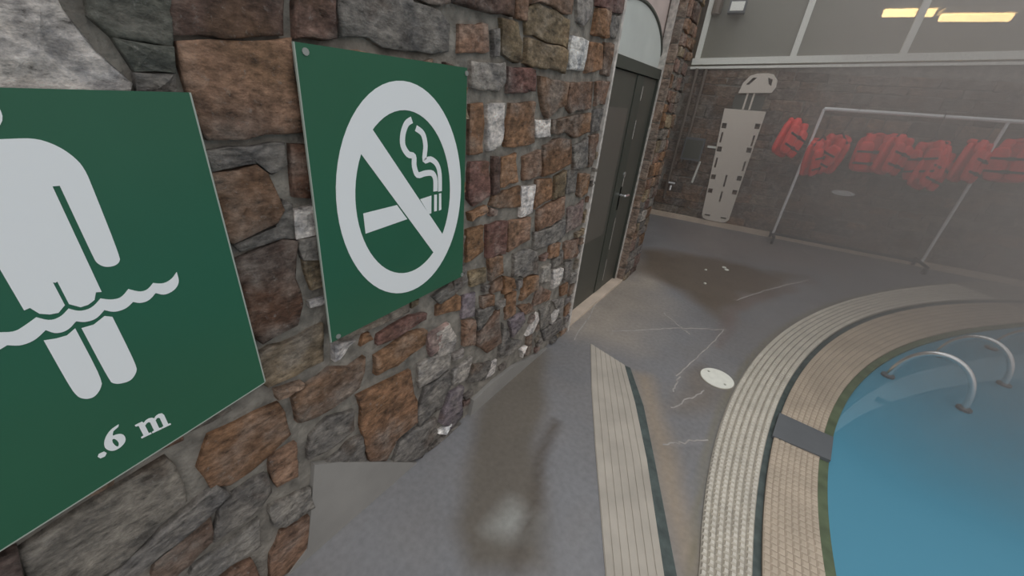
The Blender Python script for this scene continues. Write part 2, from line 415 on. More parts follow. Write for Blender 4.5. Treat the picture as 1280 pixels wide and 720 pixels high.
# ------------------------------------------------------------------ materials
def stone_material():
    m, t, b = newmat('rubble_stone')
    at = t.nodes.new('ShaderNodeVertexColor'); at.layer_name = 'Col'
    geo = t.nodes.new('ShaderNodeNewGeometry')
    def noise(scale, detail=6, rough=0.6, stretch=None):
        n = t.nodes.new('ShaderNodeTexNoise')
        n.inputs['Scale'].default_value = scale
        n.inputs['Detail'].default_value = detail
        n.inputs['Roughness'].default_value = rough
        if stretch:
            mp = t.nodes.new('ShaderNodeMapping')
            mp.inputs['Scale'].default_value = stretch
            t.links.new(geo.outputs['Position'], mp.inputs['Vector'])
            t.links.new(mp.outputs[0], n.inputs['Vector'])
        else:
            t.links.new(geo.outputs['Position'], n.inputs['Vector'])
        return n
    def mix(blend, fac, a, bb):
        x = t.nodes.new('ShaderNodeMix'); x.data_type = 'RGBA'; x.blend_type = blend
        for k, v in (('Factor', fac), ('A', a), ('B', bb)):
            if isinstance(v, (int, float)): x.inputs[k].default_value = v
            elif isinstance(v, tuple): x.inputs[k].default_value = v
            else: t.links.new(v, x.inputs[k])
        return x.outputs['Result']
    def ramp(src, lo, hi, a=0.0, bb=1.0):
        r = t.nodes.new('ShaderNodeMapRange')
        for k, v in (('From Min', lo), ('From Max', hi), ('To Min', a), ('To Max', bb)): r.inputs[k].default_value = v
        t.links.new(src, r.inputs['Value'])
        return r.outputs['Result']
    n1 = noise(11, 8, 0.72)          # broad blotches of the same stone
    n2 = noise(26, 8, 0.7, (1, 1, 2.2))
    n3 = noise(52, 8, 0.75)
    c = at.outputs['Color']
    n4 = noise(5.5, 5, 0.6)
    def wt(src):
        q = t.nodes.new('ShaderNodeMath'); q.operation = 'MULTIPLY'
        t.links.new(src, q.inputs[0]); t.links.new(at.outputs['Alpha'], q.inputs[1])
        return q.outputs[0]
    c = mix('MIX', wt(ramp(n4.outputs['Fac'], .48, .66, 0, .7)), c, (0.22, 0.21, 0.20, 1))          # greyer weathered skin
    c = mix('MIX', wt(ramp(n4.outputs['Fac'], .44, .32, 0, .45)), c, (0.26, 0.15, 0.075, 1))         # iron stained patches
    c = mix('MULTIPLY', 1.0, c, mix('MIX', ramp(n1.outputs['Fac'], .35, .65), (0.5, 0.5, 0.52, 1), (1.4, 1.32, 1.22, 1)))
    c = mix('MULTIPLY', 1.0, c, ramp(n2.outputs['Fac'], .32, .70, 0.4, 1.65))
    c = mix('MIX', ramp(n3.outputs['Fac'], .58, .70, 0, .5), c, (0.42, 0.40, 0.37, 1))      # pale lime flecks
    c = mix('MIX', ramp(n2.outputs['Fac'], .36, .28, 0, .7), c, (0.035, 0.033, 0.03, 1))    # dark pits
    t.links.new(c, b.inputs['Base Color'])
    b.inputs['Roughness'].default_value = 0.78
    b.inputs['Specular IOR Level'].default_value = 0.35
    bp = t.nodes.new('ShaderNodeBump'); bp.inputs['Strength'].default_value = 0.9; bp.inputs['Distance'].default_value = 0.012
    ad = t.nodes.new('ShaderNodeMath'); ad.operation = 'ADD'
    t.links.new(n2.outputs['Fac'], ad.inputs[0]); t.links.new(n3.outputs['Fac'], ad.inputs[1])
    t.links.new(ad.outputs[0], bp.inputs['Height'])
    t.links.new(bp.outputs['Normal'], b.inputs['Normal'])
    return m

M = {}
M['stone'] = stone_material()
M['mortar'] = mat('mortar', (100, 95, 88), 0.9, noise=0.4, scale=18, bump=0.9, bscale=60)
M['cement'] = mat('cement', (106, 103, 99), 0.8, noise=0.14, scale=3, bump=0.15, bscale=50)
M['green'] = mat('green_enamel', (30, 74, 53), 0.32, noise=0.06, scale=2, k=1.75)
M['edge'] = mat('bare_metal_edge', (120, 126, 118), 0.5)
M['white'] = mat('white_vinyl', (178, 184, 186), 0.4, k=2.0)
M['screw'] = mat('screw_steel', (120, 122, 118), 0.4, metal=0.6)
M['door'] = mat('dark_door_paint', (58, 57, 51), 0.5, noise=0.08, scale=3)
M['door2'] = mat('door_frame_paint', (50, 52, 46), 0.5)
M['door3'] = mat('door_panel_paint', (72, 68, 62), 0.5)
M['pale'] = mat('pale_panel', (148, 150, 145), 0.7, noise=0.08, scale=3)
M['pink'] = mat('pinkish_plaster', (150, 136, 130), 0.85, noise=0.1, scale=6)
M['bead'] = mat('lime_edge', (150, 144, 138), 0.9, noise=0.3, scale=30)
M['kerb'] = mat('kerb_concrete', (156, 142, 128), 0.8, noise=0.15, scale=5)
M['frame'] = mat('window_frame_paint', (178, 173, 165), 0.5, k=2.2)
M['chrome'] = mat('steel_rail', (215, 215, 218), 0.22, metal=0.9)
M['pole'] = mat('white_pipe', (190, 186, 180), 0.45)
M['dark'] = mat('black_plastic', (38, 36, 36), 0.5)
M['red'] = mat('red_nylon', (222, 44, 40), 0.6, noise=0.15, scale=12)
M['board'] = mat('pale_board_plastic', (168, 160, 150), 0.5)
M['strap'] = mat('dark_strap', (62, 62, 56), 0.8)
M['hub'] = mat('white_cover', (196, 194, 184), 0.5, noise=0.05, scale=30, k=1.65)
M['coping'] = mat('cream_tile', (170, 164, 153), 0.6, noise=0.1, scale=9, k=1.65)
M['copingjoint'] = mat('tile_joint', (130, 124, 114), 0.85, noise=0.2, scale=20, k=1.65)
M['tan'] = mat('tan_tile', (150, 137, 121), 0.6, noise=0.14, scale=5, k=1.65)
M['tanjoint'] = mat('tan_joint', (134, 121, 107), 0.85, noise=0.15, scale=8, k=1.65)
M['gutter'] = mat('gutter_dark', (62, 70, 68), 0.7, noise=0.3, scale=20, k=1.65)
M['algae'] = mat('algae_edge', (74, 84, 62), 0.7, noise=0.3, scale=10, k=1.65)
M['inset'] = mat('dark_grey_tile', (80, 82, 84), 0.6, noise=0.06, scale=10, k=1.65)
M['basin'] = mat('pool_paint', (60, 120, 150), 0.7)
M['room'] = mat('room_paint', (110, 106, 98), 0.9)
M['strip'] = mat('ribbed_concrete', (148, 141, 131), 0.8, noise=0.12, scale=6, k=1.65)
M['pipe'] = mat('painted_pipe', (84, 76, 68), 0.6)

m, t, b = newmat('pool_water')
b.inputs['Base Color'].default_value = (*alb((76, 128, 148), 1.5), 1)
b.inputs['Roughness'].default_value = 0.3
b.inputs['Specular IOR Level'].default_value = 0.3
b.inputs['IOR'].default_value = 1.33
b.inputs['Alpha'].default_value = 0.92
nn = t.nodes.new('ShaderNodeTexNoise'); nn.inputs['Scale'].default_value = 5; nn.inputs['Detail'].default_value = 3
gg = t.nodes.new('ShaderNodeNewGeometry')
bp = t.nodes.new('ShaderNodeBump'); bp.inputs['Strength'].default_value = 0.12; bp.inputs['Distance'].default_value = 0.02
t.links.new(gg.outputs['Position'], nn.inputs['Vector']); t.links.new(nn.outputs['Fac'], bp.inputs['Height']); t.links.new(bp.outputs['Normal'], b.inputs['Normal'])
M['water'] = m

m, t, b = newmat('window_glass')
b.inputs['Base Color'].default_value = (*alb((122, 121, 112), 2.0), 1)
b.inputs['Roughness'].default_value = 0.12
b.inputs['Alpha'].default_value = 0.5
M['glass'] = m

m, t, b = newmat('warm_lamp')
b.inputs['Base Color'].default_value = (1, 0.8, 0.5, 1)
b.inputs['Emission Color'].default_value = (1.0, 0.66, 0.28, 1)
b.inputs['Emission Strength'].default_value = 8.0
M['lamp'] = m

def floor_material():
    m, t, b = newmat('wet_slate_floor')
    at = t.nodes.new('ShaderNodeVertexColor'); at.layer_name = 'Col'
    geo = t.nodes.new('ShaderNodeNewGeometry')
    n = t.nodes.new('ShaderNodeTexNoise'); n.inputs['Scale'].default_value = 38; n.inputs['Detail'].default_value = 7
    t.links.new(geo.outputs['Position'], n.inputs['Vector'])
    r = t.nodes.new('ShaderNodeMapRange')
    for k, v in (('From Min', .3), ('From Max', .7), ('To Min', .9), ('To Max', 1.1)): r.inputs[k].default_value = v
    t.links.new(n.outputs['Fac'], r.inputs['Value'])
    x = t.nodes.new('ShaderNodeMix'); x.data_type = 'RGBA'; x.blend_type = 'MULTIPLY'; x.inputs['Factor'].default_value = 1
    t.links.new(at.outputs['Color'], x.inputs['A']); t.links.new(r.outputs['Result'], x.inputs['B'])
    t.links.new(x.outputs['Result'], b.inputs['Base Color'])
    b.inputs['Roughness'].default_value = 0.55
    bp = t.nodes.new('ShaderNodeBump'); bp.inputs['Strength'].default_value = 0.12; bp.inputs['Distance'].default_value = 0.01
    t.links.new(n.outputs['Fac'], bp.inputs['Height']); t.links.new(bp.outputs['Normal'], b.inputs['Normal'])
    return m
M['floor'] = floor_material()

# ------------------------------------------------------------------ pool outline (polar about the pool centre)
PC = (6.963, 1.642)
POLY = {'out': ([1.3331, -1.377, 0.4385, 6.7847], -.07, .97), 'g1': ([0.2187, -0.3609, 0.1101, 6.5716], -.05, .86),
        'g2': ([0.3197, -0.5662, 0.1565, 6.5374], -.05, .85), 'in': ([1.8789, -2.2472, 0.3178, 6.3215], -.03, .70)}
def rad(which, th):
    p, lo, hi = POLY[which]
    return float(np.polyval(p, min(max(th, lo), hi)))
def back_y(x): return 6.95 + 0.12 * x
def pol(r, th, z):
    x = PC[0] - r * math.cos(th); y = PC[1] + r * math.sin(th)
    return (x, min(y, back_y(x) - 0.06), z)

# ------------------------------------------------------------------ floor
XS = np.arange(-1.75, 5.0, 0.03); YS = np.arange(-2.0, 7.75, 0.03)
gx, gy = np.meshgrid(XS, YS, indexing='ij')
P = np.c_[gx.ravel(), gy.ravel()]
base = np.array(alb((95, 95, 97), 1.9)); warm = np.array(alb((102, 97, 93), 1.9)); dkc = np.array(alb((80, 79, 79)))
n1 = smoothnoise(P, 0.45, 1) * .6 + smoothnoise(P, 0.17, 2) * .4
n2 = smoothnoise(P, 0.8, 3) * .5 + smoothnoise(P, 0.11, 4) * .5
C = base[None] * (0.82 + 0.36 * n1[:, None])
C = C * (1 - .5 * n2[:, None]) + warm * .5 * n2[:, None]
wob = np.c_[smoothnoise(P, .25, 5) - .5, smoothnoise(P, .25, 6) - .5] * .22
def stain(poly, c, w, amt, wobble=1.0):
    global C
    k = soft(P + wob * wobble, poly, w)[:, None] * amt
    C = C * (1 - k) + np.array(alb(c, 1.8))[None] * (0.85 + .3 * n2[:, None]) * k
stain([(-1.1, 2.3), (-.55, 2.5), (-.5, 3.1), (-.75, 3.9), (-1.1, 4.3)], (128, 119, 109), .2, .85)     # dry worn slab by the door
stain([(-.7, 4.9), (.9, 5.9), (1.3, 6.9), (-1.3, 6.6)], (104, 96, 92), .3, .7)
stain(BROWN, (84, 78, 70), .05, .95, .25)
stain([(-.72, 1.35), (-.58, 1.05), (-.45, .9), (-.38, .62), (-.6, .4), (-.9, .8)], (104, 101, 98), .1, .0)
stain([(-.53, .93), (-.40, .93), (-.36, .82), (-.5, .78)], (126, 126, 122), .05, .8, .3)
stain([(-.56, 1.50), (-.50, 1.25), (-.42, 1.0), (-.36, .86), (-.30, .72), (-.34, .7), (-.45, .95), (-.55, 1.2), (-.62, 1.5)], (66, 59, 52), .025, .8, .2)
stain(WET, (80, 70, 60), .12, .95)
stain(RUN, (92, 78, 72), .07, .8, .6)
stain(STAIN2, (92, 84, 76), .08, .75)
stain(TAN, (120, 108, 94), .05, .9, .15)
for i, cr in enumerate(CRACKS):
    d = seg_dist(P + wob * .12, cr, False)
    k = np.clip(1.4 - d / .016, 0, 1)[:, None] * (.22 if i != 5 else .35)
    C = C * (1 - k) + np.array(alb((130, 125, 121), 1.6))[None] * k
rr = np.hypot(P[:, 0] - PC[0], P[:, 1] - PC[1])
th = np.arctan2(P[:, 1] - PC[1], PC[0] - P[:, 0])
ro = np.array([rad('out', a) for a in th])
k = np.clip(1 - np.abs(rr - ro - .02) / .035, 0, 1)[:, None] * .6                     # algae stain along the outer rim
C = C * (1 - k) + np.array(alb((92, 86, 66)))[None] * k
nx, ny = len(XS), len(YS)
keep = (rr > ro - 0.06) & (P[:, 1] < back_y(P[:, 0]) + .1)
kg = keep.reshape(nx, ny)
idx = np.arange(nx * ny).reshape(nx, ny)
cell = kg[:-1, :-1] & kg[1:, :-1] & kg[1:, 1:] & kg[:-1, 1:]
fa = np.stack([idx[:-1, :-1][cell], idx[1:, :-1][cell], idx[1:, 1:][cell], idx[:-1, 1:][cell]], 1)
used = np.unique(fa); remap = np.full(nx * ny, -1); remap[used] = np.arange(len(used))
fl = MB()
fl.v = [(x, y, 0.0) for x, y in P[used]]
fl.f = [tuple(q) for q in remap[fa].tolist()]
floor = fl.build('floor', M['floor'], colour=C[used])
tag(floor, 'grey slate coloured deck with brown wet stains and pale cracks', 'floor', kind='structure')
# the deck goes on behind the viewer and below everything
sub = MB(); sub.box((-1.75, -6, -.3), (12, -2.0, -0.0)); sub.build('deck_slab', M['cement'], floor)

# pale mineral lines where the deck has cracked
M['crack'] = mat('lime_crack', (132, 127, 123), 0.8, noise=0.2, scale=20, k=1.8)
for cr in CRACKS:
    pts = []
    for a, b2 in zip(cr[:-1], cr[1:]):
        for k in range(8):
            u = k / 8
            pts.append((a[0] + (b2[0] - a[0]) * u + rng.normal(0, .006), a[1] + (b2[1] - a[1]) * u + rng.normal(0, .006)))
    pts.append(tuple(cr[-1]))
    mb = MB()
    for a, b2 in zip(pts[:-1], pts[1:]):
        d = np.array(b2) - np.array(a); d = d / max(1e-6, np.linalg.norm(d)); nn2 = np.array([-d[1], d[0]]) * .004
        q = [np.array(a) - nn2, np.array(a) + nn2, np.array(b2) + nn2, np.array(b2) - nn2]
        mb.hexa([(p[0], p[1], -.002) for p in q] + [(p[0], p[1], .0015) for p in q])
    mb.build('crack_line', M['crack'], floor)

# the ribbed pale strip with its dark slot let into the deck
def quadstrip(mb, a, b, z0, z1):
    """a, b: left and right polylines of equal length; flat topped strip"""
    for i in range(len(a) - 1):
        q = [a[i], b[i], b[i + 1], a[i + 1]]
        mb.hexa([(p[0], p[1], z0) for p in q] + [(p[0], p[1], z1) for p in q])
LS = [(-.767, 2.315), (-.55, 1.86), (-.34, 1.452), (-.056, .917), (.12, .58), (.35, .14)]
RS = [(-.470, 2.238), (-.285, 1.92), (-.10, 1.56), (.127, 1.06), (.28, .72), (.50, .24)]
mb = MB(); quadstrip(mb, LS, RS, -.01, .003); mb.build('paving_strip', M['strip'], floor)['label'] = 'pale ribbed concrete strip running from the wall'
for k in range(7):
    f0, f1 = (k + .1) / 7, (k + .9) / 7
    A = [(l[0] * (1 - f0) + r[0] * f0, l[1] * (1 - f0) + r[1] * f0) for l, r in zip(LS, RS)]
    B = [(l[0] * (1 - f1) + r[0] * f1, l[1] * (1 - f1) + r[1] * f1) for l, r in zip(LS, RS)]
    mb = MB(); quadstrip(mb, A, B, .0, .006); mb.build('strip_rib', M['strip'], floor)
LD = RS
RD = [(-.430, 2.240), (-.235, 1.93), (-.055, 1.56), (.168, 1.09), (.32, .75), (.54, .27)]
mb = MB(); quadstrip(mb, LD, RD, -.01, .002); mb.build('drain_slot', M['gutter'], floor)['label'] = 'dark slot along the pale strip'

# ------------------------------------------------------------------ rubble wall on the left
OPEN0, OPEN1, WEND, WTOP = 2.367, 3.60, 4.02, 3.2
wall = MB()
wall.box((-1.5, -2.6, 0), (-1.007, OPEN0, WTOP))
wall_left = wall.build('wall_left', M['mortar'])
tag(wall_left, 'rough rubble stone wall with grey mortar beside the deck', 'wall', kind='structure')
mb = MB(); mb.box((-1.75, OPEN1, 0), (-1.004, WEND, WTOP)); mb.build('pier', M['mortar'], wall_left)['label'] = 'narrow stone pier beyond the dark door'
mb = MB(); mb.box((-1.5, OPEN0, 2.62), (-1.004, OPEN1, WTOP)); mb.build('lintel', M['mortar'], wall_left)
mb = MB(); mb.box((-1.5, OPEN0, 0), (-1.13, OPEN1, 2.62)); mb.build('recess_panel', M['pink'], wall_left)['label'] = 'pinkish plaster recess around the arched door'

def onwall(s, z, off): return (-1.0 + off, s, z)

def resample(poly, n):
    pts = [np.array(p) for p in poly]
    L = [np.linalg.norm(pts[(i + 1) % len(pts)] - pts[i]) for i in range(len(pts))]
    T = sum(L); out = []
    for k in range(n):
        d = T * (k + .35) / n; i = 0
        while d > L[i]:
            d -= L[i]; i += 1
            if i >= len(L): i = 0; break
        out.append(pts[i] + (pts[(i + 1) % len(pts)] - pts[i]) * (d / max(L[i], 1e-9)))
    return out

def grow(poly, d):
    """push an outline outwards by d"""
    n = len(poly); a = [np.array(p, float) for p in poly]
    sgn = 1.0 if sum(a[i][0] * a[(i + 1) % n][1] - a[(i + 1) % n][0] * a[i][1] for i in range(n)) > 0 else -1.0
    out = []
    for i in range(n):
        e0 = a[i] - a[i - 1]; e1 = a[(i + 1) % n] - a[i]
        e0 = e0 / max(1e-9, np.linalg.norm(e0)); e1 = e1 / max(1e-9, np.linalg.norm(e1))
        nn_ = np.array([e0[1], -e0[0]]) + np.array([e1[1], -e1[0]])
        nn_ = nn_ / max(.5, np.linalg.norm(nn_))
        out.append(a[i] + nn_ * d * sgn)
    return out

def stone_mesh(mb, poly, h, fmap, big=False, jit=1.0):
    """one proud stone: a skirt sunk in the mortar, a chamfered rim and an uneven face; returns (verts, rim faces)"""
    a = grow(poly, .004)
    size = math.sqrt(max(1e-6, area([tuple(p) for p in a])))
    step = size * (.28 if big else .55)
    ring = []
    for i in range(len(a)):
        p, q = a[i], a[(i + 1) % len(a)]
        k = max(1, min(5, int(round(np.linalg.norm(q - p) / step))))
        for m_ in range(k):
            x = p + (q - p) * (m_ / k)
            ring.append(x + rng.normal(0, min(.005, size * .02) * jit, 2))
    n = len(ring)
    c = np.mean(ring, 0)
    lv = [(0.0, -.03), (.0, h * .72), (.05, h)]
    if big: lv += [(.22, h), (.50, h), (.76, h)]
    else: lv += [(.45, h)]
    v = []
    for k, (ins, off) in enumerate(lv):
        for p in ring:
            q = p + (c - p) * ins
            o = off + (rng.normal(0, h * .17) if k >= 2 else (rng.normal(0, h * .08) if k == 1 else 0))
            v.append(fmap(float(q[0]), float(max(q[1], .002)), float(min(o, .036))))
    v.append(fmap(float(c[0]), float(c[1]), float(h * rng.uniform(.85, 1.15))))
    f = []
    R_ = len(lv)
    for k in range(R_ - 1):
        for i in range(n):
            f.append((k * n + i, k * n + (i + 1) % n, (k + 1) * n + (i + 1) % n, (k + 1) * n + i))
    for i in range(n):
        f.append(((R_ - 1) * n + i, (R_ - 1) * n + (i + 1) % n, R_ * n))
    mb.add(v, f)
    return len(v), n

PATCH1 = [(.20, 0), (.285, .05), (.324, .209), (.372, .425), (.45, .36), (.60, .215), (.813, 0)]
PATCH2 = [(1.20, 0), (1.225, .095), (1.40, .115), (1.61, .10), (1.85, .04), (2.05, 0)]
placed = []
jobs = []          # (area, colour, polygon, big)
def area(p):
    return .5 * abs(sum(p[i][0] * p[(i + 1) % len(p)][1] - p[(i + 1) % len(p)][0] * p[i][1] for i in range(len(p))))
for c, p in STONES:
    p = [(s, max(z, .004)) for s, z in p]
    if area(p) < .0004: continue
    placed.append(p); jobs.append((c, p))

def overlaps(p, grow=.012):
    a = np.array(p); c = a.mean(0)
    T = np.vstack([c[None], a, (a + c) / 2, (a + np.roll(a, 1, 0)) / 2])
    lo, hi = a.min(0) - grow, a.max(0) + grow
    for q in placed:
        b = np.array(q)
        if (b.min(0) > hi).any() or (b.max(0) < lo).any(): continue
        if inside(T, q).any(): return True
        if seg_dist(T, q).min() < grow: return True
        if inside(np.vstack([b, b.mean(0)[None]]), p).any(): return True
    return False
BROWNS = [(108, 88, 72), (112, 86, 66), (104, 82, 70), (110, 98, 80), (100, 94, 88), (98, 80, 72)]
KINDS = [(106, 90, 78), (110, 86, 68), (98, 95, 92), (98, 80, 74), (108, 98, 84), (120, 116, 112), (102, 98, 97), (92, 86, 82)]
def fill(s0, s1, z0, z1, hrow, wlo, whi, gap, limit=None, avoid=True):
    z = z0
    while z < z1 - hrow * .4:
        h = hrow * rng.uniform(.75, 1.3); s = s0 + rng.uniform(-.1, .0)
        while s < s1:
            w = rng.uniform(wlo, whi)
            a, b, c_, d = s, min(s + w, s1 - .004), z, min(z + h, z1)
            s += w + gap
            if a < s0: a = s0 + .004
            if b - a < wlo * .4: continue
            j = lambda: rng.normal(0, .006)
            p = [(a + j(), c_ + gap / 2 + j()), (b + j(), c_ + gap / 2 + j()), (b + j(), d - gap / 2 + j()), (a + j(), d - gap / 2 + j())]
            p = [(u, max(v, .003)) for u, v in p]
            if avoid and overlaps(p): continue
            cc = KINDS[rng.integers(len(KINDS))] if c_ < .75 else BROWNS[rng.integers(len(BROWNS))]
            g_ = rng.normal(1, .08); cc = tuple(v * g_ for v in cc)
            placed.append(p); jobs.append((cc, p))
        z += h + gap * .3
placed += [PATCH1, PATCH2]
fill(-.75, OPEN0 - .005, 0, 2.5, .15, .14, .30, .022)
fill(-.75, OPEN0 - .005, 0, 2.5, .08, .06, .13, .018)
fill(-.75, OPEN0 - .005, 0, 2.3, .045, .035, .075, .012)
nmain = len(jobs)
fill(OPEN1 + .02, WEND - .01, 0, 2.9, .10, .08, .2, .016, avoid=False)

def emit(jobs, fmap, parent, limit, hlo=.008, hhi=.022, rest='rubble_infill'):
    order = sorted(range(len(jobs)), key=lambda i: -area(jobs[i][1]))
    top = set(order[:limit])
    left = MB(); lc = []
    for i, (c, p) in enumerate(jobs):
        ar = area(p)
        h = rng.uniform(hlo, hhi)
        rgb = alb(c)
        if i in top:
            mb = MB(); nf = stone_mesh(mb, p, h, fmap, big=ar > .006)[1]
            o_ = mb.build('stone', M['stone'], parent, colour=rgb)
            o_.data.polygons.foreach_set('use_smooth', [q >= nf for q in range(len(o_.data.polygons))])
        else:
            nv = stone_mesh(left, p, h, fmap)[0]; lc += [rgb] * nv
    if left.v:
        tag(left.build(rest, M['stone'], parent, colour=lc), kind='stuff')
emit(jobs, onwall, wall_left, 295)
# stones on the far reveal of the door recess (faces the camera)
rj = []
z = 0.0
while z < 2.6:
    h = rng.uniform(.09, .2)
    rj.append(((118, 104, 94), [(-1.125, z + .008), (-1.004, z + .008), (-1.004, z + h - .008), (-1.125, z + h - .008)]))
    z += h
emit(rj, lambda x, z, off: (x, OPEN1 - off, z), wall_left, 60, .004, .010)
# pier end faces away; cement skirting at the wall foot
for p in (PATCH1, PATCH2):
    mb = MB(); mb.prism([p], lambda s, z: onwall(s, z, -.02), lambda s, z: onwall(s, z, .016)); mb.build('cement_patch', M['cement'], wall_left)['label'] = 'smooth grey cement smeared over the wall foot'
for s, o0, o1 in ((OPEN0 - .006, -.02, .021), (OPEN1 - .012, -.12, -.066)):
    mb = MB()
    zz = np.linspace(0.0, 2.6, 40)
    for a, b2 in zip(zz[:-1], zz[1:]):
        w = .012 + .008 * random.random()
        mb.hexa([onwall(s - w, a, o0), onwall(s - w, a, o1), onwall(s + .008, a, o1), onwall(s + .008, a, o0),
                 onwall(s - w, b2, o0), onwall(s - w, b2, o1), onwall(s + .008, b2, o1), onwall(s + .008, b2, o0)])
    mb.build('edge_bead', M['bead'], wall_left)

# ------------------------------------------------------------------ arched double door in its recess
DX = -1.10
door = tag(empty('door_1', (DX, 3.0, 0)), 'dark arched double door set back in the stone wall', 'door', kind='structure')
def dbox(name, m, s0, s1, z0, z1, x0, x1, parent=door, label=None):
    mb = MB(); mb.box((x0, s0, z0), (x1, s1, z1)); o = mb.build(name, M[m])
    if parent is door: under(o, door)
    else:
        o.parent = parent; o.matrix_parent_inverse = Matrix.Translation(-Vector(door.location))
    if label: o['label'] = label
    return o
mb = MB()
for (s0, s1, z0, z1) in ((2.40, 2.45, 0, 1.90), (3.555, 3.598, 0, 1.90), (2.40, 3.598, 1.83, 1.90)):
    mb.box((-1.13, s0, z0), (-1.075, s1, z1))
under(mb.build('door_frame', M['door2']), door)
def leaf(s0, s1, hs):
    l = dbox('door_leaf', 'door', s0, s1, .02, 1.825, -1.13, -1.095)
    if s1 - s0 > .5:
        mb = MB(); mb.box((-1.097, s0 + .10, .62), (-1.092, s1 - .22, 1.60)); o = mb.build('leaf_panel', M['door3']); o.parent = l; o['label'] = 'worn lighter panel of the door leaf'
        mb = MB(); mb.box((-1.097, s1 - .16, .03), (-1.086, s1 - .004, 1.82)); o = mb.build('meeting_stile', M['door2']); o.parent = l
    return l
l1 = leaf(2.452, 3.235, 1)
l2 = leaf(3.247, 3.553, -1)
mb = MB(); mb.box((-1.096, 3.20, .80), (-1.086, 3.232, 1.0)); mb.tube([(-1.09, 3.216, .93), (-1.04, 3.216, .93), (-1.04, 3.216, .93), (-1.035, 3.29, .93)], .011)
o = mb.build('door_handle', M['chrome']); o.parent = l1; o['label'] = 'bright metal lever handle'
mb = MB(); mb.tube([(-1.096, 3.225, 1.10), (-1.08, 3.225, 1.10)], .022, 12)
o = mb.build('lock_cylinder', M['chrome']); o.parent = l1
for (z0, z1) in ((.1, .32), (.42, .72), (1.0, 1.12), (1.38, 1.52), (1.66, 1.76)):  # pale strips whose colour stands for light in the gap between the leaves
    mb = MB(); mb.box((-1.098, 3.2365, z0), (-1.088, 3.2455, z1)); o = mb.build('gap_light_strip', M['bead']); under(o, door)
for z0 in (.42, 1.52):
    mb = MB(); mb.tube([(-1.085, 2.452, z0), (-1.085, 2.452, z0 + .1)], .009); under(mb.build('hinge', M['chrome']), door)
AC, AW, AR, AZ0 = 2.99, .60, .325, 1.905
arch = [(AC + AW * math.cos(a), AZ0 + AR * math.sin(a) ** .9) for a in np.linspace(0.0, math.pi, 28)]
mb = MB(); mb.prism([arch], lambda s, z: (-1.131, s, z), lambda s, z: (-1.112, s, z))
o = under(mb.build('arch_panel', M['pale']), door); o['label'] = 'pale arched panel above the door'
mb = MB(); mb.tube([(-1.112, s, z) for s, z in [(AC + (AW + .01) * math.cos(a), AZ0 + (AR + .01) * math.sin(a) ** .9) for a in np.linspace(0, math.pi, 28)]], .012, 6)
under(mb.build('arch_trim', M['strap']), door)
dbox('threshold', 'kerb', OPEN0, OPEN1, 0, .018, -1.13, -1.0)

# ------------------------------------------------------------------ no smoking sign
SOFF = .042
def sheet(name, m, loops, parent, o0, o1):
    mb = MB(); mb.prism(loops, lambda s, z: onwall(s, z, o0), lambda s, z: onwall(s, z, o1))
    ob = mb.build(name, M[m]); under(ob, parent); return ob
sign = tag(empty('no_smoking_sign', (-1.0 + SOFF, .80, .89)), 'green sign with white crossed-out smoking cigarette on stone wall', 'sign')
sheet('sign_panel', 'green', [SIGN2], sign, SOFF - .006, SOFF)
e = [(SIGN2[0][0] - .003, SIGN2[0][1]), SIGN2[0], SIGN2[3], (SIGN2[3][0] - .003, SIGN2[3][1])]
sheet('panel_edge', 'edge', [e], sign, SOFF - .006, SOFF + .0005)
def ell(a, b, n=64): return [(.807 + a * math.cos(2 * math.pi * k / n), 1.284 + b * math.sin(2 * math.pi * k / n)) for k in range(n)]
sheet('prohibition_ring', 'white', [ell(.248, .334), ell(.191, .259)], sign, SOFF - .001, SOFF + .0012)['label'] = 'white ring'
b0, b1, b2_, b3 = [np.array(p) for p in BAR]
dv = (b1 - b0) * .06
sheet('slash_bar', 'white', [[tuple(b0 - dv), tuple(b1 + dv), tuple(b2_ + dv), tuple(b3 - dv)]], sign, SOFF - .001, SOFF + .0010)['label'] = 'white diagonal bar'
for p in CIG:
    sheet('cigarette', 'white', [p], sign, SOFF - .001, SOFF + .0008)
def ribbon(pts, w):
    # smooth the polyline, then offset it to both sides
    P_ = [np.array(p) for p in pts]
    Q = []
    for i in range(len(P_) - 1):
        p0, p1, p2, p3 = P_[max(i - 1, 0)], P_[i], P_[i + 1], P_[min(i + 2, len(P_) - 1)]
        for k in range(4):
            u = k / 4
            Q.append(.5 * ((2 * p1) + (-p0 + p2) * u + (2 * p0 - 5 * p1 + 4 * p2 - p3) * u * u + (-p0 + 3 * p1 - 3 * p2 + p3) * u ** 3))
    Q.append(P_[-1])
    L, R = [], []
    for i in range(len(Q)):
        t_ = Q[min(i + 1, len(Q) - 1)] - Q[max(i - 1, 0)]; t_ = t_ / max(1e-9, np.linalg.norm(t_))
        nrm = np.array([-t_[1], t_[0]])
        L.append(Q[i] + nrm * w / 2); R.append(Q[i] - nrm * w / 2)
    return L, R
def ribbon_obj(name, m, pts, w, parent, o0, o1):
    L, R = ribbon(pts, w)
    mb = MB()
    for i in range(len(L) - 1):
        q = [L[i], R[i], R[i + 1], L[i + 1]]
        mb.hexa([onwall(p[0], p[1], o0) for p in q] + [onwall(p[0], p[1], o1) for p in q])
    return under(mb.build(name, M[m]), parent)
ribbon_obj('smoke_line', 'white', SMOKE[0], .019, sign, SOFF - .001, SOFF + .0008)
ribbon_obj('smoke_line', 'white', SMOKE[1], .018, sign, SOFF - .001, SOFF + .0008)
for (s, z) in ((.533, 1.655), (1.072, 1.660), (1.072, .925), (.508, .90)):
    mb = MB(); mb.tube([onwall(s, z, SOFF - .02), onwall(s, z, SOFF + .003)], .008, 10); o = under(mb.build('screw', M['screw']), sign)

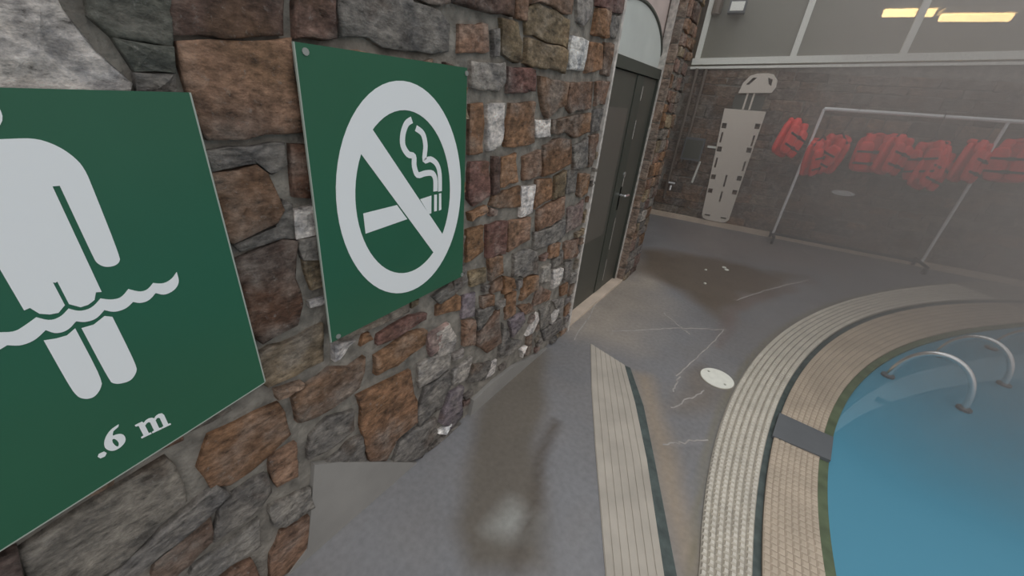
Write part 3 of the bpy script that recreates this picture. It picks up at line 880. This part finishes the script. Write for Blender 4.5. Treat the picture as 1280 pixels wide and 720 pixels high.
# ------------------------------------------------------------------ pool depth sign (.6 m)
depth = tag(empty('pool_depth_sign', (-1.0 + SOFF, .03, .80)), 'green depth sign with wading figure, wave line and .6 m', 'sign')
S1 = [(-.235, 1.545), (.296, 1.56), (.288, .862), (.10, .826), (-.235, .766)]
sheet('sign_panel', 'green', [S1], depth, SOFF - .006, SOFF)
e = [(.296, 1.56), (.299, 1.56), (.291, .862), (.288, .862)]
sheet('panel_edge', 'edge', [e], depth, SOFF - .006, SOFF + .0005)
e = [(.288, .862), (.10, .826), (-.235, .766), (-.235, .763), (.10, .823), (.288, .859)]
sheet('panel_edge', 'edge', [e], depth, SOFF - .006, SOFF + .0005)
AX = .0305
def rounded(L, which, it=2):
    """cut the corners of the flagged points so they read as one round end"""
    pts = [(tuple(p), i in which) for i, p in enumerate(L)]
    for _ in range(it):
        out_ = []
        n_ = len(pts)
        for i in range(n_):
            (p, fl_), (a, _x), (b_, _y) = pts[i], pts[i - 1], pts[(i + 1) % n_]
            if not fl_: out_.append((p, False)); continue
            out_.append(((p[0] * .75 + a[0] * .25, p[1] * .75 + a[1] * .25), True)); out_.append(((p[0] * .75 + b_[0] * .25, p[1] * .75 + b_[1] * .25), True))
        pts = out_
    return [p for p, _ in pts]
mir = lambda L: [(2 * AX - s, z) for s, z in L]
half = [(AX, 1.484)] + rounded(TORSO, range(1, 12))[1:] + [(AX, 1.2535)]
half = [p for p in half if p[0] >= AX - .004]
full = half + list(reversed(mir(half)))[1:-1]
sheet('figure_torso', 'white', [full], depth, SOFF - .001, SOFF + .001)['label'] = 'white torso and arms of the figure'
hc = (AX, 1.523)
sheet('figure_head', 'white', [[(hc[0] + .031 * math.cos(2 * math.pi * k / 28), hc[1] + .030 * math.sin(2 * math.pi * k / 28)) for k in range(28)]], depth, SOFF - .001, SOFF + .001)
nw = WAVE.index(min(WAVE, key=lambda p: -p[0]))
wv = rounded(WAVE, [i for i in range(38) if i not in (0, 3, 6, 9, 12, 15, 18, 22, 25, 28, 31, 34, 37)])
ext_top = [(-.098, 1.193), (-.083, 1.183), (-.068, 1.187)]
ext_bot = [(-.078, 1.154), (-.095, 1.165), (-.105, 1.178)]
sheet('wave_line', 'white', [ext_top + wv + ext_bot], depth, SOFF - .001, SOFF + .001)['label'] = 'white scalloped wave line'
sheet('figure_leg', 'white', [rounded(LEGL, range(4, 11))], depth, SOFF - .001, SOFF + .001)
sheet('figure_leg', 'white', [rounded(LEGR, range(4, 10))], depth, SOFF - .001, SOFF + .001)
sheet('decimal_point', 'white', [[tuple(p) for p in DOT]], depth, SOFF - .001, SOFF + .001)
sheet('digit_six', 'white', [rounded(SIX, range(1, 13)), rounded(SIXHOLE, range(6))], depth, SOFF - .001, SOFF + .001)
# serif letter m, drawn in its own box
EMU = [(0, .90), (.0, 1.0), (.24, 1.02), (.27, .90), (.36, 1.0), (.47, 1.03), (.57, .98), (.62, .88), (.70, .99), (.81, 1.03), (.91, .98), (.95, .82), (.95, .12), (1.03, .09), (1.03, 0), (.71, 0), (.71, .09), (.78, .12), (.78, .74), (.74, .82), (.68, .80), (.63, .72), (.63, .12), (.70, .09), (.70, 0), (.37, 0), (.37, .09), (.45, .12), (.45, .74), (.41, .82), (.34, .79), (.27, .70), (.27, .12), (.34, .09), (.34, 0), (0, 0), (0, .09), (.09, .12), (.09, .86)]
sheet('letter_m', 'white', [[(.037 + .050 * x, .869 + .040 * y) for x, y in EMU]], depth, SOFF - .001, SOFF + .001)

# ------------------------------------------------------------------ back wall, windows
def B(u, z, off=0.0): return (u + off * .12, back_y(u) - off, z)
def bhexa(mb, u0, u1, z0, z1, o0, o1):
    mb.hexa([B(u0, z0, o0), B(u1, z0, o0), B(u1, z0, o1), B(u0, z0, o1), B(u0, z1, o0), B(u1, z1, o0), B(u1, z1, o1), B(u0, z1, o1)])
def sill(u): return 2.315 + .055 * u
U0, U1 = -1.75, 5.2
mb = MB()
mb.hexa([B(U0, 0, -.3), B(U1, 0, -.3), B(U1, 0, 0), B(U0, 0, 0), B(U0, sill(U0), -.3), B(U1, sill(U1), -.3), B(U1, sill(U1), 0), B(U0, sill(U0), 0)])
wall_back = mb.build('wall_back', M['mortar'])
tag(wall_back, 'dark coursed stone wall with windows behind the life vest rack', 'wall', kind='structure')
bj = []
z = .07
BK = [(92, 78, 68), (84, 70, 60), (92, 84, 75), (76, 66, 58), (98, 80, 66)]
while z < 2.2:
    h = rng.uniform(.08, .17); u = U0 + rng.uniform(0, .2)
    while u < 3.6:
        w = rng.uniform(.18, .5)
        zz0, zz1 = z + .006, min(z + h - .006, sill(u) - .05)
        if zz1 - zz0 > .03:
            j = lambda: rng.normal(0, .006)
            bj.append((tuple(np.array(BK[rng.integers(len(BK))]) * rng.normal(1, .09)), [(u + j(), zz0 + j()), (u + w - .014 + j(), zz0 + j()), (u + w - .014 + j(), zz1 + j()), (u + j(), zz1 + j())]))
        u += w
    z += h
emit(bj, lambda u, z, off: B(u, z, off), wall_back, 290, .006, .016)
# side wall of the far corner
mb = MB(); mb.box((-2.1, WEND, 0), (-1.75, 7.2, 3.2)); tag(mb.build('wall_side', M['mortar']), 'short dark return wall hidden behind the pier', 'wall', kind='structure')
# kerb at its foot
mb = MB(); bhexa(mb, U0, U1, 0, .075, 0, .06); tag(mb.build('baseboard_back', M['kerb']), 'pale tan kerb along the foot of the back wall', 'kerb', kind='structure')

win = tag(empty('window_1', B(0, 2.3, 0)), 'band of grey windows with pale frames above the back wall', 'window', kind='structure')
def wbar(name, u0, u1, f0, f1, o0, o1, m='frame'):
    mb = MB()
    mb.hexa([B(u0, f0(u0), o0), B(u1, f0(u1), o0), B(u1, f0(u1), o1), B(u0, f0(u0), o1), B(u0, f1(u0), o0), B(u1, f1(u1), o0), B(u1, f1(u1), o1), B(u0, f1(u0), o1)])
    return under(mb.build(name, M[m]), win)
wbar('window_sill', -1.62, U1, lambda u: sill(u) - .035, lambda u: sill(u) - .005, -.05, .05)
wbar('bottom_rail', -1.62, U1, lambda u: sill(u) + .02, lambda u: sill(u) + .10, -.06, .03)
wbar('top_rail', -1.62, U1, lambda u: 3.42, lambda u: 3.5, -.06, .03)
MULL = [-1.56, -.40, .70, 1.85, 3.0, 4.1]
for i, u in enumerate(MULL):
    wbar('mullion', u - .035, u + .035, lambda q: sill(q) + .08, lambda q: 3.45, -.05, .025)
for a, b2 in zip(MULL[:-1], MULL[1:]):
    wbar('pane', a + .03, b2 - .03, lambda q: sill(q) + .09, lambda q: 3.43, -.02, -.012, 'glass')
# the room behind the panes
mb = MB(); bhexa(mb, -1.75, 5.2, 2.0, 3.6, -3.2, -3.1); bhexa(mb, -1.75, 5.2, 3.55, 3.62, -3.2, -.31); bhexa(mb, -1.75, 5.2, 2.0, 2.06, -3.2, -.31)
bhexa(mb, -1.80, -1.72, 2.0, 3.6, -3.2, -.06)
tag(mb.build('wall_room', M['room']), 'dim room seen through the back windows', 'wall', kind='structure')
mb = MB(); bhexa(mb, -1.75, 5.2, 3.5, 3.9, -.4, .25); tag(mb.build('ceiling', M['dark']), 'dark eaves over the back windows', 'eaves', kind='structure')
def lamp(u0, u1, z, depth, label):
    r = tag(empty('strip_lamp', B((u0 + u1) / 2, z, -depth)), label, 'lamp', 'warm strip lamps behind the windows')
    mb = MB(); bhexa(mb, u0, u1, z, z + .05, -depth - .12, -depth + .12); under(mb.build('housing', M['frame']), r)
    mb = MB(); mb.tube([B(u0 + .02, z - .02, -depth), B(u1 - .02, z - .02, -depth)], .055, 10); under(mb.build('tube', M['lamp']), r)
    for u in (u0 + .03, u1 - .03):
        mb = MB(); mb.tube([B(u, z + .05, -depth), B(u, 3.55, -depth)], .006, 6); under(mb.build('hanger_rod', M['dark']), r)
lamp(.43, .96, 2.99, .55, 'short warm strip lamp crossed by the window mullion')
lamp(1.0, 1.66, 2.94, .55, 'long warm strip lamp at the right behind the window')

# post, box and pipes in the far left corner
mb = MB(); mb.tube([B(-1.47, 2.85, .06), B(-1.47, 3.5, .06)], .06, 10); o = mb.build('downpipe', M['pipe']); tag(o, 'dark downpipe above the left end of the windows', 'pipe')
r = tag(empty('wall_floodlight', B(-1.22, 2.9, .1)), 'small grey floodlight beside the downpipe', 'floodlight')
mb = MB(); bhexa(mb, -1.32, -1.12, 2.84, 2.98, .06, .2); under(mb.build('housing', M['inset']), r)
mb = MB(); bhexa(mb, -1.3, -1.14, 2.86, 2.96, .2, .206); under(mb.build('lens', M['frame']), r)
mb = MB(); mb.tube([B(-1.22, 2.9, .06), B(-1.22, 2.9, -.02)], .02); under(mb.build('bracket', M['dark']), r)
for i, (u, z0, z1, lb) in enumerate(((-1.52, .3, 2.2, 'rusty brown pipe nearest the pier on the back wall'), (-1.40, .9, 2.2, 'thin brown pipe leading down to the meter box'))):
    mb = MB(); mb.tube([B(u, z0, .05), B(u, z1, .05)], .022, 8); tag(mb.build('wall_pipe', M['pipe']), lb, 'pipe')
r = tag(empty('meter_box', B(-1.28, 1.0, 0)), 'dark grey meter box low on the back wall', 'box')
mb = MB(); bhexa(mb, -1.42, -1.14, .95, 1.28, .0, .11); under(mb.build('case', M['inset']), r)
mb = MB(); bhexa(mb, -1.40, -1.16, .98, 1.25, .11, .118); o = under(mb.build('cover', M['strap']), r)
mb = MB(); bhexa(mb, -1.09, -.95, 1.16, 1.19, .0, .03); under(mb.build('bracket', M['frame']), r)
mb = MB(); mb.tube([B(-1.16, .62, .05), B(-1.13, .95, .05)], .016, 8); tag(mb.build('hose_end', M['frame']), 'short pale hose end hanging under the meter box', 'hose')
r = tag(empty('water_tap', B(-1.45, .5, 0)), 'small bright tap on the back wall beside the pier', 'tap')
mb = MB(); mb.tube([B(-1.45, .52, .0), B(-1.45, .52, .12), B(-1.45, .46, .13)], .02, 8); under(mb.build('spout', M['chrome']), r)
mb = MB(); mb.tube([B(-1.50, .57, .09), B(-1.40, .57, .09)], .014, 8); under(mb.build('tap_handle', M['pole']), r)
mb = MB(); mb.prism([[(.76 + .13 * math.cos(2 * math.pi * k / 24), .79 + .035 * math.sin(2 * math.pi * k / 24)) for k in range(24)]], lambda u, z: B(u, z, .0), lambda u, z: B(u, z, .03))
o = mb.build('wall_plaque', M['pole']); tag(o, 'small white oval plaque on the back wall under the vests', 'plaque')

# ------------------------------------------------------------------ spine board on the back wall
bd = tag(empty('spine_board', B(-.70, .1, .03)), 'pale rescue spine board with hand slots leaning on the back wall', 'rescue board')
def bxy(v, w):     # w 0..1 up the board, v sideways
    return (-.675 - .075 * w + v, .085 + 1.63 * w)
outl = []
for w, hw in ((0, .12), (.012, .17), (.04, .20), (.3, .215), (.6, .235), (.9, .26), (1.0, .265)):
    outl.append((hw, w))
outer = [bxy(h_, w) for h_, w in outl] + [bxy(-h_, w) for h_, w in reversed(outl)]
# hand slots as holes near the edges and down the middle
holes = []
def slot(v, w, hv, hw_, sk=0):
    holes.append([bxy(v - hv - sk, w - hw_), bxy(v + hv - sk, w - hw_), bxy(v + hv + sk, w + hw_), bxy(v - hv + sk, w + hw_)])
for w in (.28, .41, .66, .86):
    hw = np.interp(w, [p[1] for p in outl], [p[0] for p in outl])
    for sd in (-1, 1): slot(sd * (hw - .045), w + (.02 if sd > 0 else 0), .032, .022)
for w in (.54, .76):
    hw = np.interp(w, [p[1] for p in outl], [p[0] for p in outl])
    for sd in (-1, 1): slot(sd * (hw - .04), w, .012, .045)
slot(0, .24, .012, .05); slot(0, .39, .012, .055)
slot(-.12, .045, .04, .008); slot(.12, .045, .04, .008)
mb = MB(); mb.prism([outer] + holes, lambda u, z: B(u, z, .02), lambda u, z: B(u, z, .06)); under(mb.build('board', M['board']), bd)
mb = MB(); bhexa(mb, -.93, -.55, 1.715, 1.90, .02, .05); o = under(mb.build('head_strap', M['strap']), bd)
for u in (-.78, -.70):
    mb = MB(); bhexa(mb, u - .012, u + .012, 1.72, 1.93, .05, .056); under(mb.build('webbing', M['board']), bd)
hd = [(-.90, 1.92), (-.50, 1.95), (-.47, 2.02), (-.48, 2.10), (-.55, 2.17), (-.62, 2.18), (-.74, 2.17), (-.82, 2.14), (-.88, 2.05)]
hh = [[(-.84, 2.03), (-.80, 2.03), (-.73, 2.12), (-.78, 2.12)], [(-.60, 2.13), (-.54, 2.11), (-.53, 2.03), (-.57, 2.05)]]
mb = MB(); mb.prism([hd] + hh, lambda u, z: B(u, z, .02), lambda u, z: B(u, z, .08)); o = under(mb.build('head_block', M['board']), bd)
for z in (.45, 1.45):
    mb = MB(); bhexa(mb, -.80, -.66, z, z + .03, -.005, .022); under(mb.build('wall_bracket', M['dark']), bd)

# ------------------------------------------------------------------ life vest rack
RO = .24
rack = tag(empty('vest_rack', B(1.0, 0, RO)), 'white pipe clothes rack holding red life vests by the back wall', 'rack')
RX0, RX1, RZ = .13, 1.82, 1.80
mb = MB(); mb.tube([B(RX0 - .0, RZ, RO), B(RX1 + .5, RZ + .02, RO)], .021, 8); under(mb.build('top_bar', M['pole']), rack)
for u in (RX0, RX1):
    mb = MB(); mb.tube([B(u, .10, RO), B(u, RZ, RO)], .017, 8); under(mb.build('post', M['pole']), rack)
    mb = MB(); mb.tube([B(u, .10, RO - .2), B(u, .10, RO + .2)], .02, 8); fb = under(mb.build('foot_bar', M['dark']), rack)
    for s in (-.19, .19):
        mb = MB(); c = Vector(B(u, .045, RO + s)); mb.tube([c - Vector((.016, 0, 0)), c + Vector((.016, 0, 0))], .042, 12)
        mb.tube([c, c + Vector((0, 0, .06))], .012, 6); mb.build('caster', M['dark'], fb)
mb = MB(); mb.tube([B(RX0, .11, RO), B(RX1, .11, RO)], .02, 8); under(mb.build('bottom_bar', M['dark']), rack)

def make_vest():
    r = empty('life_vest')
    # origin at the hook on the bar; hangs down -Z
    mb = MB(); mb.tube([(0, 0, .03), (.02, 0, .02), (.02, 0, -.02), (0, 0, -.05), (0, 0, -.20)], .005, 6); mb.tube([(-.15, 0, -.26), (0, 0, -.20), (.15, 0, -.26)], .009, 6)
    mb.build('hanger', M['dark'], r)
    for s in (-1, 1):
        mb = MB(); mb.pillow((s * .095, -.065, -.50), (.17, .065, .36), Matrix.Rotation(s * .10, 3, 'Y'), p=.5)
        mb.pillow((s * .095, -.03, -.30), (.10, .08, .14), Matrix.Rotation(-s * .25, 3, 'Y'), p=.6)
        mb.build('front_panel', M['red'], r, smooth=True)
    mb = MB(); mb.pillow((0, .05, -.48), (.36, .06, .44), None, p=.45); mb.build('back_panel', M['red'], r, smooth=True)
    mb = MB(); mb.tube([(.10 * math.cos(a), .03 + .07 * math.sin(a), -.27 + .02 * math.sin(a)) for a in np.linspace(-.6, math.pi + .6, 14)], .035, 8); mb.build('collar', M['red'], r, smooth=True)
    for z in (-.44, -.58):
        mb = MB(); mb.box((-.19, -.103, z - .012), (.19, -.095, z + .012)); bl = mb.build('belt', M['dark'], r)
        mb = MB(); mb.box((-.03, -.112, z - .02), (.03, -.10, z + .02)); mb.build('buckle', M['dark'], bl)
    return r
proto = make_vest()
VEST = [(-.04, .04, 58, 34, 'red life vest hanging outside the left post of the rack'), (.22, -.16, 62, -16, 'low hanging red life vest just right of the left post'),
        (.47, -.10, -48, 26, 'second red life vest right of the left post'), (.78, -.02, 12, -6, 'bright red life vest spread flat, third from the left post'),
        (1.05, -.02, 55, 20, 'red life vest at the middle of the rack'), (1.27, -.05, -52, -22, 'red life vest just right of the middle of the rack'),
        (1.50, -.14, 50, 28, 'lowest red life vest, left of the right post'), (1.74, .0, 58, 18, 'hazy red life vest right beside the right post'),
        (2.0, .06, -25, -10, 'hazy red life vest at the right end of the bar')]
def copy_tree(o, parent=None):
    c = o.copy(); col.objects.link(c); c.parent = parent
    for ch in list(o.children):
        copy_tree(ch, c)
    return c
for i, (u, dz, yaw, tilt, lb) in enumerate(VEST):
    o = proto if i == 0 else copy_tree(proto)
    o.location = B(u, RZ + .02 + (0 if i else 0), RO)
    o.rotation_euler = (0, math.radians(tilt * .5), math.radians(yaw))
    for ch in o.children:                       # some hang on longer hooks
        if ch.name.startswith('hanger'): ch.scale.z = 1 - dz / .23
        else: ch.location.z = dz
    tag(o, lb, 'life vest', 'red life vests on the rack')

# ------------------------------------------------------------------ pool: coping, gutter, water
TH = list(np.linspace(-.62, 1.02, 140))
def band(mb, ra, rb, z0, z1):
    n = len(mb.v)
    v = []
    for th in TH:
        a, b_ = ra(th), rb(th)
        v += [pol(a, th, z0), pol(a, th, z1), pol(b_, th, z1), pol(b_, th, z0)]
    f = []
    for i in range(len(TH) - 1):
        for k in range(4):
            f.append((i * 4 + k, i * 4 + (k + 1) % 4, i * 4 + 4 + (k + 1) % 4, i * 4 + 4 + k))
    mb.add(v, f)
def nubs(ra, rb, nr, pitch, z, h, fill_=.78, lo=-.3, hi=.8, skip=None):
    mb = MB(); th = lo
    while th < hi:
        a, b_ = ra(th), rb(th)
        dth = pitch / a
        dr = (a - b_) / nr
        for k in range(nr):
            if skip and skip(th): continue
            r1 = a - (k + .5 - fill_ / 2) * dr; r0 = a - (k + .5 + fill_ / 2) * dr
            t0, t1 = th + dth * (.5 - .44), th + dth * (.5 + .44)
            ir, it = (r1 - r0) * .2, (t1 - t0) * .2
            base_ = [pol(r1, t0, z), pol(r0, t0, z), pol(r0, t1, z), pol(r1, t1, z)]
            top_ = [pol(r1 - ir, t0 + it, z + h), pol(r0 + ir, t0 + it, z + h), pol(r0 + ir, t1 - it, z + h), pol(r1 - ir, t1 - it, z + h)]
            mb.add(base_ + top_, [(4, 5, 6, 7), (0, 1, 5, 4), (1, 2, 6, 5), (2, 3, 7, 6), (3, 0, 4, 7)])
        th += dth
    return mb
R = lambda w: (lambda th: rad(w, th))
cop = tag(empty('pool_coping', pol(rad('out', .1), .1, 0)), 'curved pool edge of cream and tan ribbed tiles with dark gutter', 'coping')
mb = MB(); band(mb, R('out'), R('g1'), -.12, .006); under(mb.build('outer_band', M['copingjoint']), cop)['label'] = 'cream ribbed outer band'
mb = nubs(R('out'), R('g1'), 7, .030, .006, .010); tag(under(mb.build('tile_studs', M['coping']), cop), kind='stuff')
gut = MB(); band(gut, R('g1'), R('g2'), -.12, -.012); under(gut.build('gutter', M['gutter']), cop)['label'] = 'dark wet gutter groove'
G2 = lambda th: rad('g2', th)
IN = lambda th: rad('in', th)
led = cop
mb = MB(); band(mb, G2, IN, -.12, .0); under(mb.build('inner_band', M['tanjoint']), led)['label'] = 'tan ribbed inner band'
INSET = (.088, .118)
mb = nubs(G2, IN, 8, .034, .0, .003, .86, -.3, .8, skip=lambda th: .080 < th < .121); tag(under(mb.build('tile_studs', M['tan']), led), kind='stuff')
mb = MB()
v = []
ia, ib = (.083, .121), (.088, .123)
for (t0, t1), r_ in ((ia, rad('g2', .1) + .01), (ib, rad('in', .1) - .045)):
    v += [(t0, r_), (t1, r_)]
q = [v[0], v[1], v[3], v[2]]
mb.hexa([pol(r_, t_, -.02) for t_, r_ in q] + [pol(r_, t_, .008) for t_, r_ in q])
o = under(mb.build('marker_tile', M['inset']), led); o['label'] = 'flat dark grey tile across the ledge'
alg = MB(); band(alg, IN, lambda th: rad('in', th) - .045, -.4, -.012); under(alg.build('rim', M['algae']), cop)['label'] = 'green algae stained rim'
wtr = MB(); v = [(PC[0], PC[1], -.03)]
TW = list(np.linspace(-.62, 1.02, 90))
for th_ in TW: v.append(pol(rad('in', th_) - .03, th_, -.03))
wtr.add(v, [(0, i + 1, i + 2) for i in range(len(TW) - 1)])
o = wtr.build('pool_water', M['water']); tag(o, 'still turquoise blue water of the curved pool', 'water', kind='structure')
# basin with one shallow submerged step
mb = MB(); v = [(PC[0], PC[1], -.75)]
for th_ in TW: v.append(pol(rad('in', th_) - .04, th_, -.75))
mb.add(v, [(0, i + 1, i + 2) for i in range(len(TW) - 1)])
basin = mb.build('pool_basin', M['basin']); tag(basin, 'blue painted basin under the pool water', 'pool', kind='structure')
mb = MB(); mb.tube([(1.02, 3.15, -.05), (1.75, 3.05, -.05)], .02, 6); mb.build('step_edge', M['inset'], basin)

def hoop(A, Bp, h, label):
    r = tag(empty('grab_rail', (A[0], A[1], -.03)), label, 'handrail', 'steel grab rails at the pool edge')
    A = Vector((*A, 0)); Bq = Vector((*Bp, 0))
    pts = []
    for k in range(25):
        a = math.pi * k / 24
        u = .5 - .5 * math.cos(a)
        p = A + (Bq - A) * u
        pts.append(p + Vector((0, 0, -.08 + h * math.sin(a) ** .8)))
    mb = MB(); mb.tube(pts, .019, 10); under(mb.build('rail', M['chrome'], smooth=True), r)
    for p in (A, Bq):
        mb = MB(); mb.tube([p + Vector((0, 0, -.06)), p + Vector((0, 0, -.015))], .04, 12); under(mb.build('flange', M['inset']), r)
hoop((1.12, 3.52), (1.50, 3.40), .36, 'nearest curved steel grab rail standing in the water')
hoop((1.52, 4.22), (1.86, 4.03), .33, 'second curved steel grab rail farther along the pool')
hoop((1.98, 4.75), (2.30, 4.55), .33, 'third curved steel grab rail at the right edge of the picture')

# drain cover and specks on the deck
cv = tag(empty('drain_cover', (.08, 2.535, 0)), 'round white plastic cover with two finger holes in the deck', 'drain cover')
circ = lambda c, r, n=32: [(c[0] + r * math.cos(2 * math.pi * k / n), c[1] + r * math.sin(2 * math.pi * k / n)) for k in range(n)]
mb = MB(); mb.prism([circ((.08, 2.535), .105), circ((.018, 2.575), .010, 10), circ((.135, 2.495), .010, 10)], lambda x, y: (x, y, -.004), lambda x, y: (x, y, .008)); under(mb.build('cover_plate', M['hub']), cv)
mb = MB(); mb.prism([circ((.08, 2.535), .110), circ((.08, 2.535), .105)], lambda x, y: (x, y, -.004), lambda x, y: (x, y, .004)); under(mb.build('cover_ring', M['copingjoint']), cv)
SP = ['larger white scrap on the wet brown stain', 'small white scrap touching the larger one on the stain', 'tiny pale scrap left of the white pair', 'tiny pale scrap at the lower edge of the stain']
for i, (x, y) in enumerate(SPECKS[:4]):
    mb = MB(); mb.pillow((x, y, .008), (.05 if i < 2 else .03, .05 if i < 2 else .03, .018), Matrix.Rotation(i, 3, 'Z'), p=.8, nu=8, nv=4)
    tag(mb.build('litter_scrap', M['hub']), SP[i], 'litter', 'pale scraps on the wet deck')

# ------------------------------------------------------------------ steam over the far half of the pool
m = bpy.data.materials.new('steam'); m.use_nodes = True; t = m.node_tree; t.nodes.clear()
out = t.nodes.new('ShaderNodeOutputMaterial'); pv = t.nodes.new('ShaderNodeVolumePrincipled')
pv.inputs['Color'].default_value = (0.90, 0.82, 0.77, 1)
gp = t.nodes.new('ShaderNodeNewGeometry')
sp_ = t.nodes.new('ShaderNodeSeparateXYZ'); t.links.new(gp.outputs['Position'], sp_.inputs[0])
gr = t.nodes.new('ShaderNodeMapRange'); gr.interpolation_type = 'SMOOTHSTEP'      # thicker over the pool than over the deck
for k_, v_ in (('From Min', -1.3), ('From Max', 2.2), ('To Min', 0.06), ('To Max', 0.30)): gr.inputs[k_].default_value = v_
t.links.new(sp_.outputs['X'], gr.inputs['Value'])
nz = t.nodes.new('ShaderNodeTexNoise'); nz.inputs['Scale'].default_value = 0.9; nz.inputs['Detail'].default_value = 2
t.links.new(gp.outputs['Position'], nz.inputs['Vector'])
nr_ = t.nodes.new('ShaderNodeMapRange')
for k_, v_ in (('From Min', .3), ('From Max', .7), ('To Min', 0.5), ('To Max', 1.5)): nr_.inputs[k_].default_value = v_
t.links.new(nz.outputs['Fac'], nr_.inputs['Value'])
mu = t.nodes.new('ShaderNodeMath'); mu.operation = 'MULTIPLY'
t.links.new(gr.outputs['Result'], mu.inputs[0]); t.links.new(nr_.outputs['Result'], mu.inputs[1])
t.links.new(mu.outputs[0], pv.inputs['Density'])
t.links.new(pv.outputs[0], out.inputs['Volume'])
mb = MB()
zb, zt = .03, 3.45
pb = [(-.9, 4.4), (.2, 2.7), (1.0, 2.2), (4.9, 2.2), (4.9, 7.2), (1.0, 6.98), (-1.7, 6.68), (-1.7, 4.5)]
mb.prism([pb], lambda x, y: (x, y, zt), lambda x, y: (x, y, zb))
st = mb.build('steam', m)
import bmesh
bm_ = bmesh.new(); bm_.from_mesh(st.data); bmesh.ops.recalc_face_normals(bm_, faces=bm_.faces); bm_.to_mesh(st.data); bm_.free()
tag(st, 'thin grey steam drifting over the far end of the pool', 'steam', kind='stuff')
st.display_type = 'WIRE'
